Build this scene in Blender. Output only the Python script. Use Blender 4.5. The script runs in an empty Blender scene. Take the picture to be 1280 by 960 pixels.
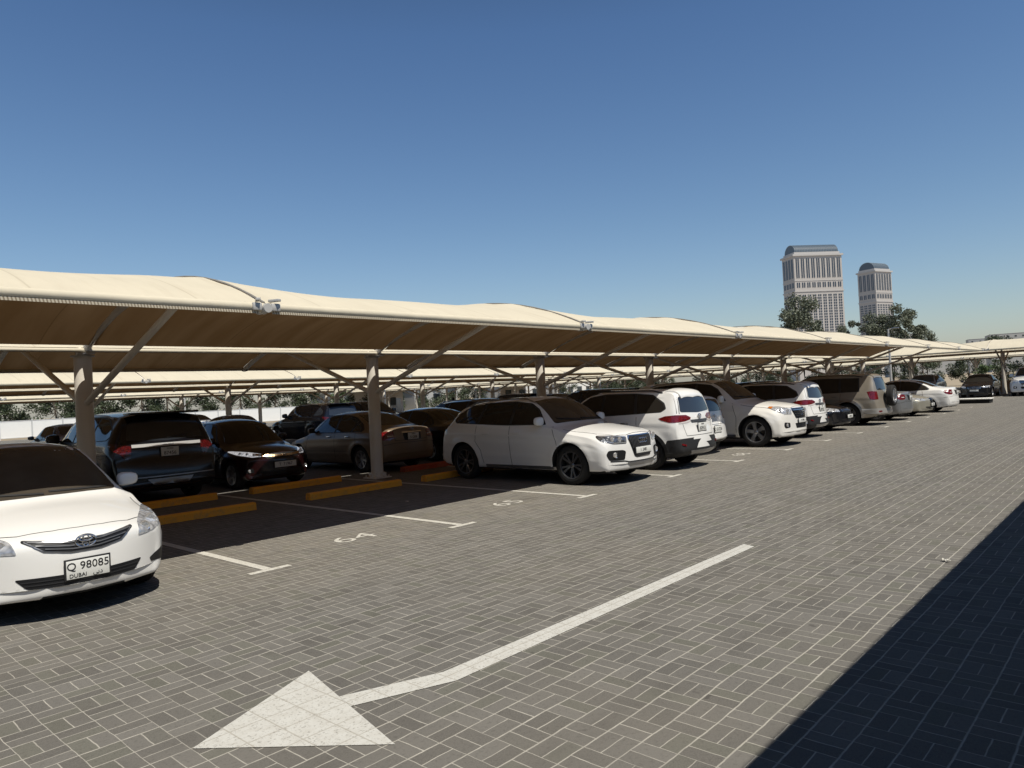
import bpy, bmesh, math, random
import numpy as np
from mathutils import Vector, Matrix
from mathutils.bvhtree import BVHTree
random.seed(7)
PI = math.pi
scene = bpy.context.scene
COL = scene.collection

# ------------------------------------------------------------------ helpers
def tag(o, label=None, cat=None, group=None, kind=None):
    if label: o['label'] = label
    if cat: o['category'] = cat
    if group: o['group'] = group
    if kind: o['kind'] = kind
    return o

def link(name, me, mats, parent=None, loc=None, rot=None):
    if not isinstance(mats, (list, tuple)): mats = [mats]
    if len(me.materials) == 0:
        for m in mats: me.materials.append(m)
    o = bpy.data.objects.new(name, me)
    COL.objects.link(o)
    if parent: o.parent = parent
    if loc is not None: o.location = loc
    if rot is not None: o.rotation_euler = rot
    return o

def empty(name, loc, rz=0.0):
    o = bpy.data.objects.new(name, None); COL.objects.link(o)
    o.empty_display_size = 0.3
    o.location = loc; o.rotation_euler = (0, 0, rz)
    return o

def copy_tree(o, parent=None):
    c = o.copy(); COL.objects.link(c); c.parent = parent
    for ch in list(o.children): copy_tree(ch, c)
    return c

def smooth(me, angle=35):
    n = len(me.polygons)
    me.polygons.foreach_set('use_smooth', [True] * n)
    bm = bmesh.new(); bm.from_mesh(me)
    a = math.radians(angle)
    for e in bm.edges:
        if len(e.link_faces) == 2:
            e.smooth = e.calc_face_angle(0) < a
    bm.to_mesh(me); bm.free()
    return me

class MB:
    """collects simple shapes into one mesh"""
    def __init__(s): s.bm = bmesh.new()
    def box(s, c, d, rot=None, bevel=0.0, mi=0):
        r = bmesh.ops.create_cube(s.bm, size=1.0)
        M = Matrix.Translation(c) @ (rot if rot is not None else Matrix.Identity(4)) @ Matrix.Diagonal((d[0], d[1], d[2], 1))
        bmesh.ops.transform(s.bm, matrix=M, verts=r['verts'])
        fs = set(f for v in r['verts'] for f in v.link_faces)
        for f in fs: f.material_index = mi
        if bevel > 0:
            es = list(set(e for v in r['verts'] for e in v.link_edges))
            rb = bmesh.ops.bevel(s.bm, geom=es, offset=bevel, segments=2, profile=0.5, affect='EDGES')
            for f in rb['faces']: f.material_index = mi
        return s
    def tube(s, pts, r, seg=10, cap=True, mi=0, r2=None):
        pts = [Vector(p) for p in pts]; n = len(pts); rings = []
        up = Vector((0, 0, 1))
        for i, p in enumerate(pts):
            t = (pts[min(i + 1, n - 1)] - pts[max(i - 1, 0)]).normalized()
            a = t.cross(up)
            if a.length < 1e-3: a = t.cross(Vector((1, 0, 0)))
            a.normalize(); b = t.cross(a).normalized()
            rr = r if r2 is None else r + (r2 - r) * i / (n - 1)
            rings.append([s.bm.verts.new(p + a * rr * math.cos(2 * PI * k / seg) + b * rr * math.sin(2 * PI * k / seg)) for k in range(seg)])
        for i in range(n - 1):
            for k in range(seg):
                f = s.bm.faces.new((rings[i][k], rings[i][(k + 1) % seg], rings[i + 1][(k + 1) % seg], rings[i + 1][k])); f.material_index = mi
        if cap:
            for rg in (rings[0], rings[-1]):
                f = s.bm.faces.new(rg); f.material_index = mi
        return s
    def lathe(s, prof, seg=24, axis='Z', mi=0, M=None):
        rings = []
        for (r, h) in prof:
            ring = []
            for k in range(seg):
                a = 2 * PI * k / seg
                if axis == 'Z': p = Vector((r * math.cos(a), r * math.sin(a), h))
                elif axis == 'Y': p = Vector((r * math.cos(a), h, r * math.sin(a)))
                else: p = Vector((h, r * math.cos(a), r * math.sin(a)))
                if M is not None: p = M @ p
                ring.append(s.bm.verts.new(p))
            rings.append(ring)
        for i in range(len(rings) - 1):
            for k in range(seg):
                f = s.bm.faces.new((rings[i][k], rings[i][(k + 1) % seg], rings[i + 1][(k + 1) % seg], rings[i + 1][k])); f.material_index = mi
        return s
    def quad(s, pts, mi=0):
        f = s.bm.faces.new([s.bm.verts.new(p) for p in pts]); f.material_index = mi
        return s
    def prism(s, poly, z0, z1, mi=0):
        a = [s.bm.verts.new((x, y, z0)) for x, y in poly]; b = [s.bm.verts.new((x, y, z1)) for x, y in poly]
        n = len(poly)
        for i in range(n):
            s.bm.faces.new((a[i], a[(i + 1) % n], b[(i + 1) % n], b[i])).material_index = mi
        s.bm.faces.new(b).material_index = mi; s.bm.faces.new(a[::-1]).material_index = mi
        return s
    def mesh(s, name, sm=True, angle=35, shift=None):
        bmesh.ops.recalc_face_normals(s.bm, faces=s.bm.faces)
        if shift is not None: bmesh.ops.translate(s.bm, vec=shift, verts=s.bm.verts)
        me = bpy.data.meshes.new(name); s.bm.to_mesh(me); s.bm.free()
        if sm: smooth(me, angle)
        return me
    def build(s, name, mats, parent=None, loc=None, rot=None, sm=True, angle=35):
        return link(name, s.mesh(name, sm, angle), mats, parent, loc, rot)

# ------------------------------------------------------------------ materials
def new_mat(name):
    m = bpy.data.materials.new(name); m.use_nodes = True
    nt = m.node_tree; b = nt.nodes['Principled BSDF']
    return m, nt, b

class NT:
    """tiny node-building helper"""
    def __init__(s, nt): s.nt = nt
    def n(s, typ, **kw):
        x = s.nt.nodes.new(typ)
        for k, v in kw.items(): setattr(x, k, v)
        return x
    def put(s, sock, v):
        if hasattr(v, 'is_linked') or hasattr(v, 'links'): s.nt.links.new(v, sock)
        else: sock.default_value = v
    def math(s, op, a, b=None, c=None, clamp=False):
        x = s.n('ShaderNodeMath', operation=op, use_clamp=clamp)
        s.put(x.inputs[0], a)
        if b is not None: s.put(x.inputs[1], b)
        if c is not None: s.put(x.inputs[2], c)
        return x.outputs[0]
    def mix(s, f, a, b):
        x = s.n('ShaderNodeMix', data_type='RGBA'); s.put(x.inputs['Factor'], f)
        s.put(x.inputs[6], a); s.put(x.inputs[7], b); return x.outputs[2]
    def noise(s, vec, scale, detail=3, rough=.55):
        x = s.n('ShaderNodeTexNoise'); s.put(x.inputs['Scale'], scale); x.inputs['Detail'].default_value = detail
        x.inputs['Roughness'].default_value = rough
        if vec is not None: s.nt.links.new(vec, x.inputs['Vector'])
        return x.outputs['Fac']
    def ramp(s, f, p0, p1, c0=(0, 0, 0, 1), c1=(1, 1, 1, 1)):
        x = s.n('ShaderNodeValToRGB'); e = x.color_ramp.elements
        e[0].position = p0; e[1].position = p1; e[0].color = c0; e[1].color = c1
        s.put(x.inputs[0], f); return x.outputs[0]
    def bump(s, h, strength, dist, bsdf):
        x = s.n('ShaderNodeBump'); x.inputs['Strength'].default_value = strength; x.inputs['Distance'].default_value = dist
        s.put(x.inputs['Height'], h); s.nt.links.new(x.outputs[0], bsdf.inputs['Normal'])

def rgba(c): return (c[0], c[1], c[2], 1)

def simple(name, col, rough=.5, metal=0.0, spec=.5, coat=0.0, var=.12, scale=3.0, bump=0.0, bscale=60):
    m, nt, b = new_mat(name); N = NT(nt)
    tc = N.n('ShaderNodeTexCoord').outputs['Object']
    f = N.noise(tc, scale, 4)
    d = tuple(max(0, c * (1 - var)) for c in col); l = tuple(min(1, c * (1 + var)) for c in col)
    nt.links.new(N.mix(f, rgba(d), rgba(l)), b.inputs['Base Color'])
    b.inputs['Roughness'].default_value = rough; b.inputs['Metallic'].default_value = metal
    b.inputs['Specular IOR Level'].default_value = spec
    b.inputs['Coat Weight'].default_value = coat; b.inputs['Coat Roughness'].default_value = .04
    if bump > 0: N.bump(N.noise(tc, bscale, 3), bump, .01, b)
    return m

def paint(name, col, dust=.25, rough=.38, metal=0.0, coat=.8):
    """car paint: clear coat over colour, with a film of pale desert dust that is thicker low down and on top"""
    m, nt, b = new_mat(name); N = NT(nt)
    tc = N.n('ShaderNodeTexCoord').outputs['Object']
    geo = N.n('ShaderNodeNewGeometry'); sx = N.n('ShaderNodeSeparateXYZ'); nt.links.new(geo.outputs['Normal'], sx.inputs[0])
    so = N.n('ShaderNodeSeparateXYZ'); nt.links.new(tc, so.inputs[0])
    low = N.math('SUBTRACT', 1.0, N.math('MULTIPLY', so.outputs[2], 1.6), clamp=True)
    up = N.math('MAXIMUM', sx.outputs[2], 0.0)
    nz = N.noise(tc, 2.2, 6, .65)
    f = N.math('MULTIPLY', N.math('ADD', N.math('MULTIPLY', low, .8), N.math('MULTIPLY', up, .6)), N.math('MULTIPLY', nz, dust * 1.5), clamp=True)
    nt.links.new(N.mix(f, rgba(col), (.46, .40, .31, 1)), b.inputs['Base Color'])
    nt.links.new(N.math('ADD', rough, N.math('MULTIPLY', f, .5)), b.inputs['Roughness'])
    b.inputs['Metallic'].default_value = metal
    nt.links.new(N.math('SUBTRACT', coat, N.math('MULTIPLY', f, coat * 1.2), clamp=True), b.inputs['Coat Weight'])
    b.inputs['Coat Roughness'].default_value = .05
    return m

def glass_mat(name, col=(.012, .011, .01), rough=.06, spec=.5, dust=.03):
    m, nt, b = new_mat(name); N = NT(nt)
    tc = N.n('ShaderNodeTexCoord').outputs['Object']
    f = N.math('MULTIPLY', N.noise(tc, 1.7, 5, .6), dust * 2)
    nt.links.new(N.mix(f, rgba(col), (.35, .31, .25, 1)), b.inputs['Base Color'])
    b.inputs['Roughness'].default_value = rough; b.inputs['Specular IOR Level'].default_value = spec
    return m

def lamp_mat(name, c0, c1, scale=26, rough=.12, metal=.7):
    m, nt, b = new_mat(name); N = NT(nt)
    tc = N.n('ShaderNodeTexCoord').outputs['Object']
    v = N.n('ShaderNodeTexVoronoi'); v.inputs['Scale'].default_value = scale; nt.links.new(tc, v.inputs['Vector'])
    nt.links.new(N.mix(v.outputs['Distance'], rgba(c0), rgba(c1)), b.inputs['Base Color'])
    b.inputs['Roughness'].default_value = rough; b.inputs['Metallic'].default_value = metal
    b.inputs['Coat Weight'].default_value = 1; b.inputs['Coat Roughness'].default_value = .03
    N.bump(v.outputs['Distance'], .5, .01, b)
    return m

M = {}
M['tyre'] = simple('tyre rubber', (.012, .0115, .011), .85, bump=.4)
M['black_plastic'] = simple('black plastic', (.018, .018, .019), .55, var=.2)
M['grille_black'] = simple('grille black', (.006, .006, .007), .5)
M['underbody'] = simple('underbody', (.008, .008, .008), .9)
M['chrome'] = simple('chrome', (.62, .62, .63), .14, metal=1.0, var=.05)
M['grille_silver'] = simple('grille silver', (.16, .16, .165), .4, metal=.5)
M['satin'] = simple('satin trim', (.35, .35, .36), .3, metal=.9)
M['rim_silver'] = simple('alloy rim', (.42, .42, .43), .3, metal=.85, var=.1)
M['rim_dark'] = simple('dark alloy rim', (.17, .17, .18), .3, metal=.85)
M['brake'] = simple('brake disc', (.05, .045, .04), .5, metal=.8)
M['glass'] = glass_mat('tinted glass')
M['glass_brown'] = glass_mat('dusty windscreen glass', (.022, .016, .011), .12, .4, .12)
M['glass_blue'] = glass_mat('sky tinted glass', (.012, .018, .028), .04, .8, .03)
M['seam'] = simple('panel gap', (.012, .011, .01), .8)
M['headlamp'] = lamp_mat('headlamp reflector', (.80, .81, .83), (.22, .23, .25), 22, .15, .35)
M['headlamp_bright'] = lamp_mat('bright headlamp', (.97, .98, 1.0), (.6, .6, .62), 22, .25, .85)
M['headlamp_glow'] = lamp_mat('painted headlamp glow', (.9, .9, .92), (.25, .25, .27), 24, .2, .2)
_b = M['headlamp_glow'].node_tree.nodes['Principled BSDF']; _nt = M['headlamp_glow'].node_tree
_nt.links.new(_b.inputs['Base Color'].links[0].from_socket, _b.inputs['Emission Color']); _b.inputs['Emission Strength'].default_value = .75  # glow stands in for bright reflections in the shaded headlamp
M['bright_trim'] = simple('bright polished trim', (.80, .80, .80), .25, metal=.45, var=.05)
M['headlamp_dark'] = lamp_mat('dark headlamp', (.30, .31, .33), (.04, .04, .045), 22)
M['bulb'] = simple('lamp bulb', (.92, .93, .95), .08, metal=.75, coat=1)
M['amber'] = simple('amber lens', (.55, .16, .02), .15, coat=1)
M['tail'] = lamp_mat('red tail lens', (.24, .008, .010), (.05, .002, .003), 30, .2, 0)
M['tail_dark'] = lamp_mat('dark red tail lens', (.12, .004, .006), (.02, .001, .002), 24, .2, 0)
M['tail_pale'] = simple('clear tail lens', (.65, .6, .58), .15, coat=1)
M['plate'] = simple('number plate', (.72, .72, .68), .45, var=.04)
M['ink'] = simple('plate ink', (.01, .01, .012), .6)
M['seat'] = simple('cabin', (.09, .07, .05), .8)

# ------------------------------------------------------------------ text
_tx = {}
def text_mesh(s, size, name='text', extr=.0015):
    key = (s, size)
    if key in _tx: return _tx[key]
    c = bpy.data.curves.new(name, 'FONT'); c.body = s; c.size = size; c.align_x = 'CENTER'; c.align_y = 'CENTER'; c.extrude = extr
    c.resolution_u = 3
    o = bpy.data.objects.new('tmp_text', c); COL.objects.link(o)
    dg = bpy.context.evaluated_depsgraph_get()
    me = bpy.data.meshes.new_from_object(o.evaluated_get(dg)); me.name = name
    bpy.data.objects.remove(o)
    _tx[key] = me
    return me

# ------------------------------------------------------------------ car builder
def pchip(pts):
    xs = np.array([p[0] for p in pts], float); ys = np.array([p[1] for p in pts], float)
    h = np.diff(xs); d = np.diff(ys) / h; m = np.zeros(len(xs))
    m[0] = d[0]; m[-1] = d[-1]
    for i in range(1, len(xs) - 1):
        if d[i - 1] * d[i] > 0:
            w1 = 2 * h[i] + h[i - 1]; w2 = h[i] + 2 * h[i - 1]
            m[i] = (w1 + w2) / (w1 / d[i - 1] + w2 / d[i])
    def f(x):
        x = min(max(x, xs[0]), xs[-1]); i = min(int(np.searchsorted(xs, x, side='right')) - 1, len(xs) - 2); i = max(i, 0)
        t = (x - xs[i]) / h[i]
        return float((2*t**3-3*t**2+1)*ys[i] + (t**3-2*t**2+t)*h[i]*m[i] + (-2*t**3+3*t**2)*ys[i+1] + (t**3-t**2)*h[i]*m[i+1])
    return f

def car_body_bm(S):
    L = S['L']; F = {k: pchip(S[k]) for k in ('top', 'bot', 'half', 'belt', 'roofw', 'drop', 'bow')}
    step = S.get('step', .055)
    xs = [0.0]; acc = 0; px, pt, pb = 0, F['top'](0), F['bot'](0)
    n = int(L / .002)
    for i in range(1, n + 1):
        x = L * i / n; t = F['top'](x); b = F['bot'](x); w = F['half'](x)
        acc += max(abs(x - px), .9 * abs(t - pt), .6 * abs(b - pb)); px, pt, pb = x, t, b
        if acc >= (step * .5 if (x < .22 or x > L - .22) else step) or i == n: xs.append(x); acc = 0
    bm = bmesh.new(); rings = []
    tuck0 = S.get('tuck', .05); bulge = S.get('bulge', .045)
    for x in xs:
        W = F['half'](x); zt = F['top'](x); zb = F['bot'](x); d = min(F['drop'](x), (zt - zb) * .35); wr = min(F['roofw'](x), W - .03)
        zs = min(F['belt'](x), zt - d - .012); zs = max(zs, zb + .5 * (zt - zb) * .3)
        bow = F['bow'](x); H = zs - zb; ed = min(1.0, min(x, L - x) / .45); ed = ed * ed * (3 - 2 * ed); r = min(.12, H * (.22 + .13 * ed)); tuck = tuck0 * (.12 + .88 * ed)
        pts = [(0, zb), (W * .45, zb), (W - tuck - r * .9, zb)]
        for k in range(1, 5):
            a = k / 4 * PI / 2
            pts.append((W - tuck - r * .9 + r * .9 * math.sin(a), zb + r * (1 - math.cos(a))))
        ns = 18
        for k in range(1, ns + 1):
            t = k / ns; z = zb + r + (zs - zb - r) * t
            if t < .6: y = W - tuck * (1 - t / .6) ** 1.6
            else: y = W - bulge * ((t - .6) / .4) ** 2.0
            y += .008 * math.exp(-((t - .80) / .055) ** 2) * ed - .005 * math.exp(-((t - .68) / .06) ** 2) * ed + .005 * math.exp(-((t - .22) / .05) ** 2) * ed
            pts.append((y, z))
        ys, zs_ = pts[-1]; zc = zt - d
        nu = 8
        for k in range(1, nu + 1):
            t = k / nu; pts.append((ys + (wr - ys) * t + .018 * math.sin(PI * t) * min(1, (zc - zs_) / .3), zs_ + (zc - zs_) * t))
        p = S.get('roofp', 2.4)
        for u in (.97, .92, .84, .72, .58, .42, .25, .1, 0): pts.append((wr * u, zt - d * u ** p))
        full = [(x + bow * (y / W) ** 2, y, z) for y, z in pts] + [(x + bow * (y / W) ** 2, -y, z) for y, z in pts[-2:0:-1]]
        rings.append([bm.verts.new(q) for q in full])
    m = len(rings[0])
    for i in range(len(rings) - 1):
        for k in range(m):
            bm.faces.new((rings[i][k], rings[i][(k + 1) % m], rings[i + 1][(k + 1) % m], rings[i + 1][k]))
    # domed end caps
    for rg, sgn, base in ((rings[0], -1, 0), (rings[-1], 1, L)):
        prev = rg; cz = sum(v.co.z for v in rg) / len(rg)
        for sc, dx in ((.9, .001), (.7, .002), (.4, .003)):
            cur = [bm.verts.new((v.co.x + sgn * dx - F['bow'](base) * (v.co.y / F['half'](base)) ** 2 * (1 - sc * sc), v.co.y * sc, cz + (v.co.z - cz) * sc)) for v in rg]
            for k in range(m): bm.faces.new((prev[k], prev[(k + 1) % m], cur[(k + 1) % m], cur[k]))
            prev = cur
        bm.faces.new(prev)
    bmesh.ops.recalc_face_normals(bm, faces=bm.faces)
    # wheel-arch lips
    for ax in (S['fa'], S['ra']):
        R = S['R'] + S.get('gap', .055)
        for v in bm.verts:
            if abs(v.co.y) > .6 * S['half'][len(S['half']) // 2][1]:
                q = math.hypot(v.co.x - ax, v.co.z - S['R'])
                g = math.exp(-((q - R - .02) / .07) ** 2) * S.get('flare', .018)
                v.co.y += math.copysign(g, v.co.y)
    for f in bm.faces:
        if f.normal.z < -.7 and f.calc_center_median().z < .45: f.material_index = 1
    return bm

class Car:
    def __init__(c, name, S, pm, wheel_kind='five', wheel_mat='rim_silver'):
        c.S = S; c.L = S['L']; c.sh = Vector((-S['L'] / 2, 0, 0)); c.name = name; c.pm = pm
        c.root = empty(name, (0, 0, 0))
        bm = car_body_bm(S)
        c.bvh = BVHTree.FromBMesh(bm)
        bmesh.ops.translate(bm, vec=c.sh, verts=bm.verts)
        me = bpy.data.meshes.new(name + '_body'); bm.to_mesh(me); bm.free()
        me.materials.append(pm); me.materials.append(M['underbody'])
        # wheel wells
        cut = MB()
        for ax in (S['fa'], S['ra']):
            for s in (-1, 1):
                R = S['R'] + S.get('gap', .055); y0, y1 = s * (S['half'][3][1] - .30), s * 1.3
                cut.lathe([(0.001, y0), (R, y0), (R, y1), (0.001, y1)], 40, 'Y', 1, Matrix.Translation((ax - c.L / 2, 0, S['R'])))
        cm = cut.mesh('cut', False); cm.materials.append(pm); cm.materials.append(M['underbody'])
        bo = bpy.data.objects.new('tmp_a', me); co = bpy.data.objects.new('tmp_b', cm)
        COL.objects.link(bo); COL.objects.link(co)
        md = bo.modifiers.new('b', 'BOOLEAN'); md.operation = 'DIFFERENCE'; md.object = co; md.solver = 'EXACT'
        dg = bpy.context.evaluated_depsgraph_get()
        me2 = bpy.data.meshes.new_from_object(bo.evaluated_get(dg)); me2.name = name + '_body'
        bpy.data.objects.remove(bo); bpy.data.objects.remove(co)
        smooth(me2, 32)
        c.body = link('body', me2, [pm], c.root)
        for ax in (S['fa'], S['ra']):
            for s in (-1, 1): c.wheel(ax, s, wheel_kind, wheel_mat)
    # -- surface queries
    def hit(c, p, d):
        d = Vector(d).normalized(); o = Vector(p) - d * 6
        loc, nor, i, dist = c.bvh.ray_cast(o, d)
        if loc is None: return None, None
        if nor.dot(d) > 0: nor = -nor
        return loc, nor
    def conform(c, name, pts, d, mat, off=.004, cell=.036, parent=None, skirt=True):
        """panel that follows the body: polygon pts (3-D, any depth) projected along d"""
        d = Vector(d).normalized()
        up = Vector((0, 0, 1)) if abs(d.z) < .9 else Vector((1, 0, 0))
        U = up.cross(d).normalized(); V = d.cross(U).normalized()
        bm = bmesh.new()
        f = bm.faces.new([bm.verts.new(Vector((Vector(p).dot(U), Vector(p).dot(V), 0))) for p in pts])
        for ax in (0, 1):
            lo = min(v.co[ax] for v in bm.verts); hi = max(v.co[ax] for v in bm.verts)
            k = lo + cell * .5
            while k < hi:
                no = Vector((1, 0, 0)) if ax == 0 else Vector((0, 1, 0))
                bmesh.ops.bisect_plane(bm, geom=list(bm.verts) + list(bm.edges) + list(bm.faces), dist=1e-5, plane_co=no * k, plane_no=no)
                k += cell
        dead = []
        for v in bm.verts:
            p = U * v.co.x + V * v.co.y
            loc, nor = c.hit(p, d)
            if loc is None: dead.append(v); continue
            v.co = loc + nor * off
        if dead: bmesh.ops.delete(bm, geom=dead, context='VERTS')
        # drop panels stretched over a depth jump
        bad = [f for f in bm.faces if max(e.calc_length() for e in f.edges) > .45]
        if bad: bmesh.ops.delete(bm, geom=bad, context='FACES')
        if not bm.faces: bm.free(); return None
        bmesh.ops.triangulate(bm, faces=bm.faces)
        for f in bm.faces:
            if f.normal.dot(d) > 0: f.normal_flip()
        if skirt:
            be = [e for e in bm.edges if e.is_boundary]
            r = bmesh.ops.extrude_edge_only(bm, edges=be)
            for v in [g for g in r['geom'] if isinstance(g, bmesh.types.BMVert)]: v.co += d * (off + .004)
        bmesh.ops.translate(bm, vec=c.sh, verts=bm.verts)
        me = bpy.data.meshes.new(name); bm.to_mesh(me); bm.free(); smooth(me, 40)
        return link(name, me, mat, parent or c.root)
    def strip(c, name, line, d, w, mat, off=.0025, parent=None, cell=.05, thick=0.0):
        """thin band along a polyline on the body (trim, door gaps, chrome bars)"""
        d = Vector(d).normalized(); bm = bmesh.new()
        lines = line if isinstance(line[0][0], (tuple, list)) else [line]
        for ln in lines:
            P = []
            for a, b in zip(ln[:-1], ln[1:]):
                a = Vector(a); b = Vector(b); n = max(1, int((b - a).length / cell))
                for k in range(n): P.append(a + (b - a) * k / n)
            P.append(Vector(ln[-1])); prev = None
            for i, p in enumerate(P):
                t = (P[min(i + 1, len(P) - 1)] - P[max(i - 1, 0)]); t -= d * t.dot(d); t.normalize(); s = t.cross(d).normalized()
                row = []
                for q in (-w / 2, w / 2):
                    loc, nor = c.hit(p + s * q, d)
                    if loc is None: row = None; break
                    row.append((loc + nor * off, nor))
                if row is None: prev = None; continue
                if thick > 0:
                    cur = [bm.verts.new(row[0][0] - row[0][1] * thick), bm.verts.new(row[0][0]), bm.verts.new(row[1][0]), bm.verts.new(row[1][0] - row[1][1] * thick)]
                else: cur = [bm.verts.new(row[0][0]), bm.verts.new(row[1][0])]
                if prev and (prev[0].co - cur[0].co).length < .3:
                    for j in range(len(cur) - 1): bm.faces.new((prev[j], prev[j + 1], cur[j + 1], cur[j]))
                prev = cur
        if not bm.faces: bm.free(); return None
        for f in bm.faces:
            if f.normal.dot(d) > 0 and thick == 0: f.normal_flip()
        if thick > 0: bmesh.ops.recalc_face_normals(bm, faces=bm.faces)
        bmesh.ops.translate(bm, vec=c.sh, verts=bm.verts)
        me = bpy.data.meshes.new(name); bm.to_mesh(me); bm.free()
        return link(name, me, mat, parent or c.root)
    def side(c, name, poly, mat, off=.004, **k):
        out = []
        for s in (-1, 1):
            P = round_poly(poly, k.get('rad', .03)); kk = {a: b for a, b in k.items() if a != 'rad'}
            out.append(c.conform(name, [(x, s, z) for x, z in P], (0, -s, 0), mat, off, **kk))
        return out
    def end(c, name, poly, mat, front=True, off=.004, rad=.02, both=False, **k):
        """poly in (y,z); both=True mirrors it to the other side as another part"""
        out = []
        for s in ((1, -1) if both else (1,)):
            P = round_poly(poly, rad)
            out.append(c.conform(name, [(0, s * y, z) for y, z in P], (1 if front else -1, 0, 0), mat, off, **k))
        return out
    def corner(c, name, pts, mat, front=False, off=.007, slant=.8):
        # one panel that wraps round a corner of the body; pts (x, |y|, z) near the surface
        out = []
        for s in (1, -1):
            d = Vector((1 if front else -1, -s * slant, 0))
            out.append(c.conform(name, [(x, s * y, z) for x, y, z in pts], d, mat, off, .035))
        return out
    def wheel(c, ax, s, kind, mat):
        S = c.S; y = s * (max(p[1] for p in S['half']) - .15)
        key = (kind, mat, round(S['R'], 3))
        o = link('wheel', wheel_mesh(*key), [M[mat], M['brake']], c.root, (ax - c.L / 2, y, S['R']), (0, random.uniform(0, 1.2), PI if s < 0 else 0))
        link('tyre', tyre_mesh(round(S['R'], 3), S.get('rimr', .66)), M['tyre'], o)
    def mirror(c, x, z, y=None, mat=None, size=(.1, .2, .14)):
        for s in (-1, 1):
            loc, nor = c.hit((x, s, z), (0, -s, 0)); yy = abs(loc.y) if loc else .85
            b = MB(); bm = b.bm
            r = bmesh.ops.create_cube(bm, size=1); bmesh.ops.subdivide_edges(bm, edges=list(bm.edges), cuts=3, use_grid_fill=True)
            for v in bm.verts:
                q = v.co * 2; n = (abs(q.x) ** 3.2 + abs(q.y) ** 3.2 + abs(q.z) ** 3.2) ** (1 / 3.2); q = q / n if n > 0 else q
                v.co = Vector((q.x * size[0] / 2 * (1 if q.x < 0 else .5), q.y * size[1] / 2, q.z * size[2] / 2 * (1 - .12 * q.y * s)))
            bmesh.ops.translate(bm, vec=Vector((x - c.L / 2, s * (yy + size[1] * .62), z + .03)), verts=bm.verts)
            o = b.build('side_mirror', mat or c.pm, c.root)
            MB().tube([(x - c.L / 2 + .0, s * (yy - .02), z - .02), (x - c.L / 2, s * (yy + size[1] * .4), z - .01)], .022, 8).build('mirror_arm', M['black_plastic'], o)
            MB().box((x - c.L / 2 + size[0] * .26, s * (yy + size[1] * .62), z + .03), (.006, size[1] * .8, size[2] * .72), bevel=.002).build('mirror_glass', M['glass_blue'], o)
    def handles(c, xs, z, mat=None):
        for s in (-1, 1):
            for x in xs:
                loc, nor = c.hit((x, s, z), (0, -s, 0))
                if loc: MB().box(loc + c.sh + Vector((0, s * .018, 0)), (.2, .018, .03), bevel=.007).build('door_handle', mat or c.pm, c.root)
    def plate(c, z, front=True, text='', w=.52, h=.11, sub=None, y=0, tilt=0, head=None):
        d = (1, 0, 0) if front else (-1, 0, 0)
        xx = []
        for yy in (-w / 2, 0, w / 2):
            for dz in (-h * .4, h * .4):
                loc, n = c.hit((0, y + yy, z + dz), d)
                if loc: xx.append(loc.x)
        x = (min(xx) - .012) if front else (max(xx) + .012)
        b = MB(); b.box((0, 0, 0), (.012, w, h), bevel=.004)
        o = b.build('number_plate', M['plate'], c.root, (x - c.L / 2, y, z), (0, tilt, 0))
        fr = MB().box((.008 if front else -.008, 0, 0), (.010, w + .03, h + .03), bevel=.004).build('plate_frame', M['black_plastic'], o)
        rot = Matrix(((0, 0, -1), (-1, 0, 0), (0, 1, 0))) if front else Matrix(((0, 0, 1), (1, 0, 0), (0, 1, 0)))
        def put(s, size, dy, dz):
            me = text_mesh(s, size, 'plate_text')
            q = link('plate_text', me, M['ink'], o); q.rotation_euler = rot.to_euler()
            q.location = ((-.0075 if front else .0075), (-dy if front else dy), dz)
        if sub:
            put(text, h * .60, 0, h * .17); put(sub, h * .30, -w * .24, -h * .33); put('\ufef2\ufe91\ufea9', h * .34, w * .22, -h * .30)
        elif head:
            put(text, h * .55, 0, -h * .18); put(head, h * .24, 0, h * .33)
        elif text: put(text, h * .72, 0, 0)
        return o
    def place(c, x, y, facing='front', label='', cat='car', group=None, rz=0):
        L = c.L
        c.root.location = (x, y + L / 2, 0); c.root.rotation_euler = (0, 0, (PI / 2 if facing == 'front' else -PI / 2) + rz)
        tag(c.root, label, cat, group)
        return c.root
    def panel_lines(c, sides=(), tops=(), ends=()):
        if sides:
            for s in (-1, 1):
                c.strip('door_gap', [[(x, s, z) for x, z in ln] for ln in sides], (0, -s, 0), .010, M['seam'], .0016)
        if tops: c.strip('bonnet_gap', [[(x, y, 2) for x, y in ln] for ln in tops], (0, 0, -1), .009, M['seam'], .0012)
        for fr, lns in ends: c.strip('panel_gap', [[(0, y, z) for y, z in ln] for ln in lns], (1 if fr else -1, 0, 0), .008, M['seam'], .0012)

def round_poly(P, rad, n=3):
    if rad <= 0: return P
    out = []; m = len(P)
    for i in range(m):
        a = Vector(P[i - 1]); b = Vector(P[i]); c = Vector(P[(i + 1) % m])
        u = a - b; v = c - b; r = min(rad, u.length * .42, v.length * .42)
        s = b + u.normalized() * r; e = b + v.normalized() * r
        for k in range(n + 1):
            t = k / n; q = s * (1 - t) ** 2 + b * 2 * t * (1 - t) + e * t * t; out.append((q.x, q.y))
    return out

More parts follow.
